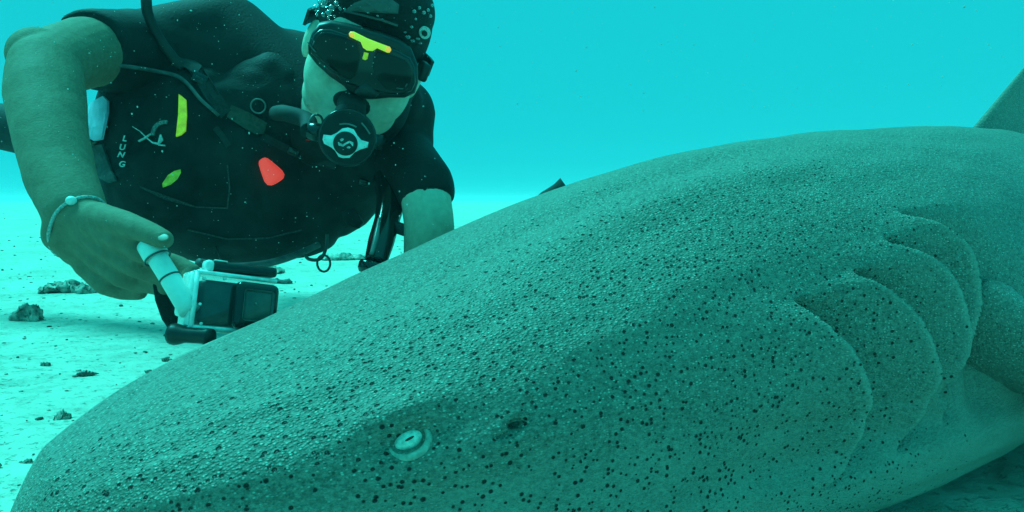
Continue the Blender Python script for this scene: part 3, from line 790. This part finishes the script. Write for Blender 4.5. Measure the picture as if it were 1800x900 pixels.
# ================================================================== diving mask
def build_mask():
    root = empty('diving_mask', HH(0, -.05, .06))
    tag(root, 'black twin lens diving mask with bright yellow bridge on the diver face', 'mask')
    n = HC; o = HH(0, .01, .098)
    def pl(q, off=0): return on_plane(*q, o + n * off, n)
    outline = [(541, 80), (548, 58), (560, 42), (582, 38), (608, 43), (640, 50), (672, 58), (702, 70), (724, 86), (735, 114), (736, 146), (730, 165), (712, 173), (684, 173), (655, 176), (634, 175), (618, 168), (604, 152), (580, 136), (556, 114), (542, 96)]
    b = bmesh.new(); prism(b, [pl(q, -.010) for q in outline], -n * .052, .007, 3); obj('skirt', b, M['rubber'], root)
    b = bmesh.new(); prism(b, [pl(q) for q in [(545, 80), (551, 62), (562, 52), (580, 51), (606, 59), (640, 67), (672, 77), (700, 89), (721, 101), (730, 120), (731, 146), (724, 161), (706, 167), (682, 166), (662, 162), (648, 158), (634, 156), (622, 152), (606, 146), (582, 130), (560, 110), (546, 94)]], -n * .016, .004, 3)
    fr = obj('frame', b, M['gloss_black'], root)
    b = bmesh.new(); prism(b, [pl(q, .002) for q in [(630, 148), (642, 142), (656, 150), (668, 166), (658, 175), (636, 174), (622, 164)]], -n * .03, .008, 3); obj('nose_pocket', b, M['rubber'], root)
    for poly in ([(550, 80), (555, 66), (566, 57), (582, 57), (606, 64), (628, 74), (634, 96), (628, 128), (616, 140), (602, 136), (582, 122), (562, 104), (552, 92)],
                 [(662, 88), (690, 96), (714, 106), (724, 122), (724, 144), (716, 158), (696, 161), (678, 156), (664, 140), (656, 120), (656, 102)]):
        b = bmesh.new(); prism(b, [pl(q, .002) for q in poly], -n * .004, .0015, 2); le = obj('lens', b, M['lens_glass2'], root)
    # yellow T bridge with orange ends
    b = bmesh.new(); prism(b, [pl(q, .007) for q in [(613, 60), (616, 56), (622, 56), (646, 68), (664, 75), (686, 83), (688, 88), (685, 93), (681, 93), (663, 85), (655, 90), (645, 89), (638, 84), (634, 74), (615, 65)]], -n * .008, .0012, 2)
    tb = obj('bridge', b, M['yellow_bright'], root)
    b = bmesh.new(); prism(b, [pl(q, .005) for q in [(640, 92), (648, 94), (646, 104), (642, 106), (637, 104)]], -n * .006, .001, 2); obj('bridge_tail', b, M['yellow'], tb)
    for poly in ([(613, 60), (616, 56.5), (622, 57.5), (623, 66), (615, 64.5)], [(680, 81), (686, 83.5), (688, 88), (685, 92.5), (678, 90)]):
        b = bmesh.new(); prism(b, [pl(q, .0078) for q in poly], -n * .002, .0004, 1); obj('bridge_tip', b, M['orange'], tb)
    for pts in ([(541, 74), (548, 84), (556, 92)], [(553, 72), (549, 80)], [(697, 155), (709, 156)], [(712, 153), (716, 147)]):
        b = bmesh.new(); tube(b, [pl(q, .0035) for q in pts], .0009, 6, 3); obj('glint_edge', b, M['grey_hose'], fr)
    # strap round the hood
    b = bmesh.new(); rg = []
    K = 40
    for i in range(K + 1):
        t = math.pi * i / K
        x = .0905 * math.cos(t); z = -.045 - .108 * math.sin(t) + .02 * abs(math.cos(t)) ** 8 * 2
        c_ = HH(x, .026 + .012 * math.sin(t), z); nrm = (HA * math.cos(t) - HC * math.sin(t)).normalized()
        rg.append([b.verts.new(c_ + HB * hy + nrm * dz) for hy, dz in ((.011, 0), (.011, .004), (-.011, .004), (-.011, 0))])
    for A_, B_ in zip(rg, rg[1:]):
        for k in range(4): b.faces.new((A_[k], A_[(k + 1) % 4], B_[(k + 1) % 4], B_[k]))
    b.faces.new(rg[0]); b.faces.new(rg[-1]); bmesh.ops.recalc_face_normals(b, faces=b.faces[:])
    obj('strap', b, M['rubber'], root, False)
    for s_ in (1,):
        b = bmesh.new(); box(b, frame(HH(.081 * s_, .02, .015), HA, HB, HC), .014, .026, .05, .004); obj('buckle', b, M['rubber'], root)
M['lens_glass2'] = see_through('lens_glass_dark', (.15, .17, .17), face=.022, edge=.25, rough=.08)
build_mask()

# ================================================================== breathing regulator
def build_regulator():
    o = P(611, 242, .955); n = ((CAM - o).normalized() + Vector((0, 0, -.03))).normalized()
    u = Vector((math.cos(R(9)), 0, -math.sin(R(9)))); u = (u - n * u.dot(n)).normalized(); v = n.cross(u)
    root = empty('regulator', o - v * .04)
    tag(root, 'round black breathing regulator with pale cross plate held in the diver mouth', 'regulator')
    Mx = frame(o, u, v, n)
    b = bmesh.new(); lathe(b, Mx, [(.012, -.045), (.026, -.045), (.031, -.036), (.0345, -.016), (.0365, -.004), (.0365, .003), (.034, .0065), (.031, .0075), (.006, .0085)], 48); case = obj('case', b, M['rubber_soft'], root)
    b = bmesh.new(); tube(b, circle_pts(o + n * .004, n, u, .0352, 48), .0022, 8, 1, True); obj('rim', b, M['gloss_black'], case)
    def cp(X, Y, off=0): return on_plane(520 + X / 5.295, 130 + Y / 5.295, o + n * off, n)
    plate = [(248, 610), (258, 565), (330, 572), (385, 545), (430, 508), (485, 498), (540, 515), (575, 575), (610, 615), (678, 635), (668, 685), (600, 705), (550, 730), (500, 782), (440, 785), (398, 772), (365, 715), (330, 685), (262, 650)]
    b = bmesh.new(); prism(b, [cp(*q, .0115) for q in plate], -n * .004, .001, 2); pt = obj('cross_plate', b, M['silver'], root)
    ctr = cp(462, 648, .0115)
    b = bmesh.new(); lathe(b, frame(ctr, u, v, n), [(.004, -.003), (.0155, -.003), (.0155, .001), (.0148, .002), (.004, .0022)], 40); hub = obj('hub', b, M['rubber'], root)
    S_ = [(395, 635), (405, 655), (440, 665), (470, 645), (500, 632), (525, 645), (530, 672)]
    outl = ribbon(S_, [8, 26, 22, 18, 20, 26, 8])
    b = bmesh.new(); prism(b, [cp(*q, .0150) for q in outl], -n * .0012); obj('emblem', b, M['print'], hub, False)
    for q in ([(410, 610), (428, 598), (448, 605), (440, 622), (420, 628)], [(472, 680), (495, 672), (512, 682), (500, 694), (478, 692)]):
        b = bmesh.new(); prism(b, [cp(*k, .0150) for k in q], -n * .0012); obj('emblem', b, M['print'], hub, False)
    # highlights on the cover, modelled as thin pale arcs
    for pts, m in (([(405, 470), (455, 464), (510, 472), (565, 495)], 'strip'), ([(610, 455), (650, 500), (690, 560)], 'strip'), ([(275, 480), (315, 440), (370, 408), (420, 398)], 'silver')):
        b = bmesh.new(); tube(b, [cp(*q, .009 if m == 'strip' else .004) for q in pts], .0011 if m == 'strip' else .0016, 8, 5); obj('cover_arc', b, M[m], case)
    # mouthpiece up to the lips
    b = bmesh.new()
    tube(b, [o - n * .02 + v * .012, o - n * .035 + v * .032, HH(0, -.058, .085), HH(0, -.054, .064)], [.022, .021, .019, .020], 20); obj('mouthpiece', b, M['rubber_soft'], root)
    b = bmesh.new(); ball(b, HH(0, -.054, .066), (.026, .016, .008), HD.to_3x3(), 3); obj('bite_flange', b, M['rubber_soft'], root)
    # side swivel and hose
    b = bmesh.new(); tube(b, [o - n * .02 - u * .030, o - n * .022 - u * .052], .0125, 20, 1); obj('swivel', b, M['gloss_black'], root)
    b = bmesh.new(); tube(b, [o - n * .022 - u * .050, P(540, 212, .99), P(505, 200, 1.01), P(490, 199, 1.06), P(480, 200, 1.2)], .0115, 14); hs = obj('hose', b, M['rubber_soft'], root)
    b = bmesh.new(); tube(b, circle_pts(P(556, 218, .975), (P(540, 212, .98) - P(560, 219, .97)).normalized(), v, .0125, 24), .0016, 8, 1, True); obj('collar', b, M['strip'], hs)
    b = bmesh.new(); tube(b, [o - n * .02 + u * .028, o - n * .02 + u * .046], .010, 20, 1); obj('knob', b, M['rubber'], root)
    b = bmesh.new(); tube(b, [P(660, 236, .96), P(661, 246, .96), P(657, 258, .96)], .0009, 6, 4); obj('knob_mark', b, M['strip'], root)
M['rubber_soft'] = mat('rubber_soft', (.011, .012, .012), .8, var=.25, scale=50)
build_regulator()

# ================================================================== bracelet
def build_bracelet():
    root = empty('bracelet', P(130, 385, .72)); tag(root, 'thin pale cord bracelet with a bead on the diver wrist', 'bracelet')
    c = P(150, 378, .717); ax = (P(180, 420, .70) - P(122, 332, .745)).normalized()
    tr = bvh(body_o)
    pts = []
    u = ax.orthogonal().normalized(); v = ax.cross(u)
    for k in range(40):
        a = 2 * math.pi * k / 40; d = u * math.cos(a) + v * math.sin(a)
        loc, n, _, _ = tr.ray_cast(c + d * .12, -d)
        rr = (loc - c).length if loc is not None and (loc - c).length < .08 else .034
        pts.append(c + d * rr)
    sm = [((pts[i - 2] + pts[i - 1] + pts[i] + pts[(i + 1) % 40] + pts[(i + 2) % 40]) / 5) for i in range(40)]
    sm = [c + (p - c).normalized() * ((p - c).length + .0015) for p in sm]
    b = bmesh.new(); tube(b, sm, .0017, 10, 1, True); band = obj('cord', b, M['bracelet'], root)
    f = min(sm, key=lambda p: (p - P(134, 366, .70)).length)
    b = bmesh.new(); ball(b, f - ray(131, 365) * .001, (.0052, .0042, .0045)); obj('bead', b, M['white'], root)
M['bracelet'] = mat('bracelet', (.42, .42, .40), .6, var=.3, scale=500)
build_bracelet()

# ================================================================== action camera on its grip
def build_action_camera():
    o = P(414, 533, .665)
    view = (CAM - o).normalized(); right = view.cross(Vector((0, 0, 1))).normalized() * -1
    n = (view + right * .36 + Vector((0, 0, .04))).normalized()
    u = right - n * right.dot(n); u.normalize(); v = n.cross(u)
    q = Matrix.Rotation(R(-8), 3, n); u = q @ u; v = q @ v
    root = empty('action_camera', o - v * .03)
    tag(root, 'small action camera in a clear housing on a pale grip, held toward the shark', 'camera')
    W, Hh, T = .072, .049, .034
    fr = lambda x, y, z: frame(o + u * x + v * y + n * z, u, v, n)
    b = bmesh.new(); box(b, fr(0, 0, -T / 2), W, Hh, T, .004, 3); obj('housing', b, M['acrylic'], root)
    b = bmesh.new(); box(b, fr(.002, -.001, -.019), .062, .041, .024, .004, 2); cb = obj('camera_body', b, M['cam_body'], root)
    # pale seams of the clear case, also standing in for its edge highlights
    def bar(x0, y0, z0, x1, y1, z1, w): 
        b = bmesh.new(); tube(b, [o + u * x0 + v * y0 + n * z0, o + u * x1 + v * y1 + n * z1], w, 8, 1); obj('seam', b, M['pale_plastic'], root)
    x, y = W / 2, Hh / 2
    bar(-x, y, 0, x, y, 0, .0020); bar(-x, -y, 0, x, -y, 0, .0020); bar(-x, -y, 0, -x, y, 0, .0022)
    bar(-x, -y, -T, -x, y, -T, .0022); bar(-x, y, -.012, -x, -y, -.012, .0026); bar(-x, -y, -T, x, -y, -T, .0016); bar(-x, -y, -.02, -x, y, -.02, .0022)
    bar(-x, y, 0, -x, y, -T, .0018); bar(-x, -y, 0, -x, -y, -T, .0018)
    for xx, yy in ((-.030, .019), (-.012, .021), (-.028, -.021), (.002, -.021), (-.031, -.004), (.0, .004)):
        b = bmesh.new(); lathe(b, fr(xx, yy, -.0008), [(.0006, 0), (.0015, 0), (.0013, .002), (.0006, .002)], 10); obj('screw', b, M['pale_plastic'], root)
    for k in range(5):
        b = bmesh.new(); box(b, fr(-.027 + .006 * k, y + .0005, -.003), .0042, .0025, .004, .0006, 1); obj('clip_tooth', b, M['pale_plastic'], root)
    b = bmesh.new(); box(b, fr(-x - .0005, 0, -T / 2 - .001), .005, Hh * .97, T * .86, .0015, 2); obj('side_plate', b, M['pale_plastic'], root)
    # square lens port, standing proud
    b = bmesh.new()
    box(b, fr(.0165, -.0015, .005), .040, .043, .014, .006, 3); po = obj('lens_port', b, M['gloss_black'], root)
    b = bmesh.new(); box(b, fr(.0165, -.0015, .0122), .0275, .029, .0012, .003, 2); gl = obj('port_glass', b, M['port_face'], po)
    b = bmesh.new(); lathe(b, fr(.0165, -.0015, .0121), [(.002, 0), (.0075, 0), (.0075, .0004), (.0065, .0005), (.002, .0005)], 32); obj('lens', b, M['port_lens'], po)
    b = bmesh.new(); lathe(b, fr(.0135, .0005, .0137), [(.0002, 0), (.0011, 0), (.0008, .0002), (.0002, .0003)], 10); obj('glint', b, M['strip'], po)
    # latch bar along the top
    b = bmesh.new(); box(b, fr(.006, y + .0075, -.012) @ Matrix.Rotation(R(2), 4, 'Z'), .062, .0095, .022, .003, 3); la = obj('latch', b, M['gloss_black'], root)
    b = bmesh.new(); box(b, fr(-.026, y + .0065, -.006), .008, .011, .014, .003, 2); obj('hinge', b, M['pale_plastic'], la)
    b = bmesh.new(); box(b, fr(-.016, y + .0125, -.004), .012, .0012, .004, .0005, 1); obj('latch_edge', b, M['white'], la)
    # mounting fingers and thumb screw below
    c0 = P(302, 587, .640); c1 = P(372, 592, .632); ax = (c1 - c0).normalized(); xx = ax.orthogonal().normalized()
    b = bmesh.new(); L = (c1 - c0).length
    lathe(b, frame(c0, xx, ax.cross(xx), ax), [(.004, 0), (.0092, 0), (.0097, .003), (.0088, .008), (.0068, .014), (.0066, L - .008), (.0072, L - .004), (.0070, L), (.002, L)], 20); obj('thumb_screw', b, M['rubber'], root)
    # pale grip: two telescoping tubes and a clamp at the side of the case
    g0, g1, g2 = P(262, 430, .664), P(299, 489, .652), P(334, 548, .645)
    b = bmesh.new(); tube(b, [g0, P(272, 446, .660), P(276, 452, .659)], [.0108, .0112, .0112], 24, 2); gr = obj('grip', b, M['pale_tube'], root)
    b = bmesh.new(); tube(b, [P(274, 449, .660), g1, g2], .0090, 24, 3); obj('grip_tube', b, M['pale_tube'], gr)
    d = (g2 - g1).normalized()
    for pp, rr in ((P(277, 454, .659), .0115), (g1, .0094)):
        b = bmesh.new(); tube(b, circle_pts(pp, d, d.orthogonal().normalized(), rr, 28), .0008, 8, 1, True); obj('grip_ring', b, M['grey_hose'], gr)
    b = bmesh.new(); box(b, fr(-x - .003, -.006, -.018), .012, .018, .016, .003, 2); cl = obj('clamp', b, M['pale_plastic'], root)
    for k in range(2):
        b = bmesh.new(); ball(b, o + u * (-x - .005 + .006 * k) + v * (-.004 - .001 * k) + n * (-.009), (.0026, .0022, .0018)); obj('clamp_hole', b, M['rubber'], cl)
    # dark wedge float behind the grip
    bk = P(300, 540, .70)
    b = bmesh.new(); prism(b, [on_plane(*p, bk, view) for p in [(266, 487), (300, 488), (340, 500), (362, 540), (352, 596), (330, 602), (304, 590), (284, 562), (272, 528)]], -view * .022, .003, 2); obj('float_pad', b, M['nylon'], root)
M['cam_body'] = mat('cam_body', (.05, .058, .056), .5, var=.2, scale=90)
M['port_lens'] = mat('port_lens', (.05, .065, .06), .15, var=.2)
M['port_face'] = mat('port_face', (.075, .095, .088), .25, var=.2, scale=60)
build_action_camera()

# ================================================================== loose things on the sand
M['rubble'] = mat('rubble', (.36, .34, .28), .9, var=.5, scale=40, bump=.8, bscale=60)
M['rubble_pale'] = mat('rubble_pale', (.42, .40, .34), .9, var=.4, scale=40, bump=.8, bscale=70)
M['stone'] = mat('stone', (.14, .14, .13), .85, var=.35, scale=60, bump=.5, bscale=90)
M['shell'] = mat('shell', (.10, .085, .06), .45, var=.4, scale=120)
def rock(name, px, py, wpx, hpx, m, label, cat, seed, lumps=4, rough=.25, sink=.25):
    r0 = random.Random(seed); c = on_ground(px, py + hpx / 2); c.z = gz(c.x, c.y)
    k = c.y / F; W = wpx * k; Hh = hpx * k
    bm = bmesh.new()
    for i in range(lumps):
        t = (i + .5) / lumps - .5
        sc_ = (1 - 1.2 * abs(t)) * r0.uniform(.6, 1.0) + .15
        ball(bm, Vector((t * W * .8, r0.uniform(-.15, .15) * W * .4, Hh * (.45 * sc_ - sink * .4))), (W / lumps * r0.uniform(.8, 1.15) * 1.1 / max(1, 2.2 - lumps * .3), W * .22 * r0.uniform(.7, 1.2), Hh * .62 * sc_), None, 3)
    me = bpy.data.meshes.new(name); bm.to_mesh(me); bm.free()
    n = len(me.vertices); co = np.empty(n * 3); me.vertices.foreach_get('co', co); co = co.reshape(-1, 3); f = 5 / max(Hh, .004)
    d = (vnoise(co[:, 0] * f * .6 + 33, co[:, 2] * f + co[:, 1] * f * .6 + 33, seed) - .5) * rough * Hh * 1.6 + (vnoise(co[:, 0] * f * 2 + 33, co[:, 2] * f * 2 + co[:, 1] * f + 33, seed + 1) - .5) * rough * Hh
    co[:, 2] += d; co[:, 0] += np.roll(d, 3) * .8
    me.vertices.foreach_set('co', co.ravel())
    o = link_mesh(name, me, m); o.location = c
    return tag(o, label, cat)
rock('coral_rubble', 122, 498, 100, 20, M['rubble'], 'dark knobbly coral rubble on the sand below the diver hand', 'rubble', 3, 6, .45)
rock('coral_rubble', 46, 546, 44, 26, M['rubble_pale'], 'pale crumbling rubble lump near the left edge of the sand', 'rubble', 5, 4, .5)
rock('stone', 495, 489, 34, 14, M['stone'], 'flat grey stone on the sand under the diver chest', 'stone', 8, 2, .2)
rock('stone', 466, 471, 60, 12, M['rubble'], 'low dark broken stone beyond the flat grey stone', 'stone', 9, 5, .5)
rock('stone', 604, 452, 74, 13, M['rubble_pale'], 'long low pale stone behind the hanging wire ring', 'stone', 11, 5, .3)
rock('pebble', 262, 650, 13, 9, M['rubble'], 'tiny dark pebble just above the shark back on the sand', 'pebble', 13, 2, .3)
rock('pebble', 110, 725, 26, 16, M['rubble_pale'], 'small pale pebble beside the shark snout', 'pebble', 14, 3, .5)
rock('pebble', 48, 799, 26, 9, M['rubble'], 'flat dark pebble nearest the shark snout at lower left', 'pebble', 16, 3, .5)
rock('pebble', 80, 636, 16, 8, M['rubble'], 'small dark pebble left of the spindle shell', 'pebble', 17, 2, .4)
rock('pebble', 296, 627, 20, 10, M['rubble_pale'], 'pale pebble below the camera thumb screw', 'pebble', 19, 3, .5)
def spindle_shell():
    a, b_ = on_ground(134, 658), on_ground(174, 657); c = (a + b_) / 2; c.z = gz(c.x, c.y)
    ax = (b_ - a).normalized(); L = (b_ - a).length
    b = bmesh.new(); x = Vector((0, 0, 1)); y = ax.cross(x)
    prof = []
    for i in range(40):
        t = i / 39; r = L * .17 * (math.sin(math.pi * min(t * 1.9, 1) ** .8 / 2) if t < .35 else (1 - (t - .35) / .65) ** .9) * (1 + .10 * math.sin(t * 46)) + .0004
        prof.append((r, t * L - L / 2))
    lathe(b, frame(Vector((0, 0, L * .10)), y, x, ax), prof, 20)
    o = obj('shell', b, M['shell'], None); o.location = c
    tag(o, 'dark spindle shaped seashell lying alone on the pale sand', 'shell')
spindle_shell()
# dark pointed rock standing behind the shark's back
M['dark_rock'] = mat('dark_rock', (.05, .05, .045), .9, var=.3, scale=20)
def far_rock():
    base = P(948, 360, 2.1); base.z = gz(base.x, base.y)
    b = bmesh.new()
    top = P(965, 319, 2.1).z - base.z
    rings = []
    for i in range(16):
        t = i / 15; hw = .13 * (1 - t) ** .6 + .010; cx = .02 * t - .09 * (1 - t)
        rings.append([b.verts.new(Vector((cx + hw * math.cos(a) + (.03 * t), hw * .6 * math.sin(a), -.03 + (top + .03) * t ** .8 + .010 * math.cos(a) * t))) for a in (2 * math.pi * k / 24 for k in range(24))])
    for A_, B_ in zip(rings, rings[1:]):
        for k in range(24): b.faces.new((A_[k], A_[(k + 1) % 24], B_[(k + 1) % 24], B_[k]))
    b.faces.new(rings[-1]); b.faces.new(rings[0][::-1]); bmesh.ops.recalc_face_normals(b, faces=b.faces[:])
    o = obj('rock', b, M['dark_rock'], None); o.location = base
    tag(o, 'dark pointed rock tip showing above the shark back', 'rock')
far_rock()

# ================================================================== air bubbles at the hood
def bubbles():
    tr = bvh(hood_o, body_o)
    b = bmesh.new(); bmesh.ops.create_icosphere(b, subdivisions=3, radius=1)
    src = bpy.data.meshes.new('bubble'); b.to_mesh(src); b.free(); src.materials.append(M['bubble']); src.shade_smooth()
    for px, py, r, side in ((562, 16, 7, 0), (576, 8, 9, 0), (588, 14, 6, 0), (583, 24, 6, 0), (572, 27, 4, 0), (596, 6, 5, 0), (601, 14, 3.5, 0), (567, 5, 5, 0), (580, 32, 3, 0), (590, 29, 3, 0), (609, 16, 3, 0), (557, 26, 3, 0),
                            (726, 20, 3.5, 1), (735, 14, 3, 1), (742, 22, 3.5, 1), (750, 18, 3, 1), (754, 28, 3, 1), (729, 33, 2.5, 1), (722, 46, 3, 1), (716, 62, 4, 1), (724, 69, 3.5, 1), (733, 66, 3, 1), (737, 74, 3, 1), (711, 55, 2.5, 1), (706, 80, 4, 1), (664, 27, 2.5, 1), (648, 22, 2.5, 1), (672, 33, 2.5, 1), (757, 10, 3, 1)):
        p, n = cast(tr, px, py, 1.02); rr = r * 1.02 / F
        o = bpy.data.objects.new('bubble', src); C.objects.link(o); o.location = p + n * rr * .9; o.scale = (rr, rr * .96, rr * .9)
        if side: tag(o, 'tiny air bubble clinging to the front or right of the black hood', 'bubble', 'bubbles on the hood')
        else: tag(o, 'silvery air bubble in the cluster at the upper left of the hood', 'bubble', 'bubbles beside the hood')
bubbles()

# ================================================================== specks drifting in the water, flecks on the sand
def scatter(name, pts, radii, m, label, squash=1.0, sub=1):
    b = bmesh.new(); bmesh.ops.create_icosphere(b, subdivisions=sub, radius=1); v0 = np.array([v.co[:] for v in b.verts]); f0 = np.array([[v.index for v in f.verts] for f in b.faces]); b.free()
    n = len(pts); q = nrng.normal(1, .3, (n, 1, 3)).clip(.4, 1.8); q[..., 2] *= squash
    V = (v0[None] * q * np.array(radii)[:, None, None] + np.array(pts)[:, None]).reshape(-1, 3)
    Fc = (f0[None] + (np.arange(n) * len(v0))[:, None, None]).reshape(-1, 3)
    me = bpy.data.meshes.new(name); me.from_pydata(V.tolist(), [], Fc.tolist()); me.update()
    tag(link_mesh(name, me, m), label, None, None, 'stuff')
M['speck'] = mat('speck', (.62, .62, .58), .9, var=.2)
pts = []; rad = []
for i in range(900):
    d = rng.uniform(.55, 1.02); px = rng.uniform(-40, 800) if i < 560 else rng.uniform(780, 1840); py = rng.uniform(-30, 470) if px < 800 else rng.uniform(-30, 200)
    pts.append(P(px, py, d)[:]); rad.append(d / F * (rng.uniform(.25, .8) if rng.random() < .86 else rng.uniform(.9, 1.6)))
scatter('suspended_particles', pts, rad, M['speck'], 'fine pale specks drifting in the water')
M['fleck'] = mat('fleck', (.26, .24, .19), .9, var=.5, scale=30)
M['fleck_pale'] = mat('fleck_pale', (.55, .52, .45), .9, var=.3, scale=30)
for nm, m, n, big in (('sand_debris', M['fleck'], 2600, .0035), ('shell_grit', M['fleck_pale'], 2600, .003)):
    pts = []; rad = []
    for i in range(n):
        y = .5 + 5.5 * rng.random() ** 1.7; x = rng.uniform(-.75 * y - .2, .75 * y)
        if vnoise(np.array([x * 3 + 60]), np.array([y * 4 + 3]), 31)[0] < .42 and rng.random() < .8: continue
        r = big * rng.uniform(.25, 1) ** 1.6 * (1 + .35 * y); pts.append((x, y, gz(x, y) + r * .15)); rad.append(r)
    scatter(nm, pts, rad, m, 'small dark broken bits strewn over the sand' if nm == 'sand_debris' else 'pale shell grit strewn over the sand', .5)

# ================================================================== the water itself: one even veil from the seabed to above the diver
def build_haze():
    b = bmesh.new(); bmesh.ops.create_cube(b, size=1, matrix=Matrix.Translation((0, 270, 0)) @ Matrix.Diagonal((860, 680, 1, 1)))
    for v in b.verts: v.co.z = -1.6 if v.co.z < 0 else 1.15
    m = bpy.data.materials.new('haze'); m.use_nodes = True; n = m.node_tree; n.nodes.clear()
    o = n.nodes.new('ShaderNodeOutputMaterial'); pv = n.nodes.new('ShaderNodeVolumePrincipled')
    pv.inputs['Color'].default_value = (.45, .80, .87, 1); pv.inputs['Density'].default_value = 0.011
    n.links.new(pv.outputs[0], o.inputs['Volume'])
    h = obj('haze', b, m, None, False); tag(h, 'pale blue green veil of sea water', None, None, 'stuff')
build_haze()
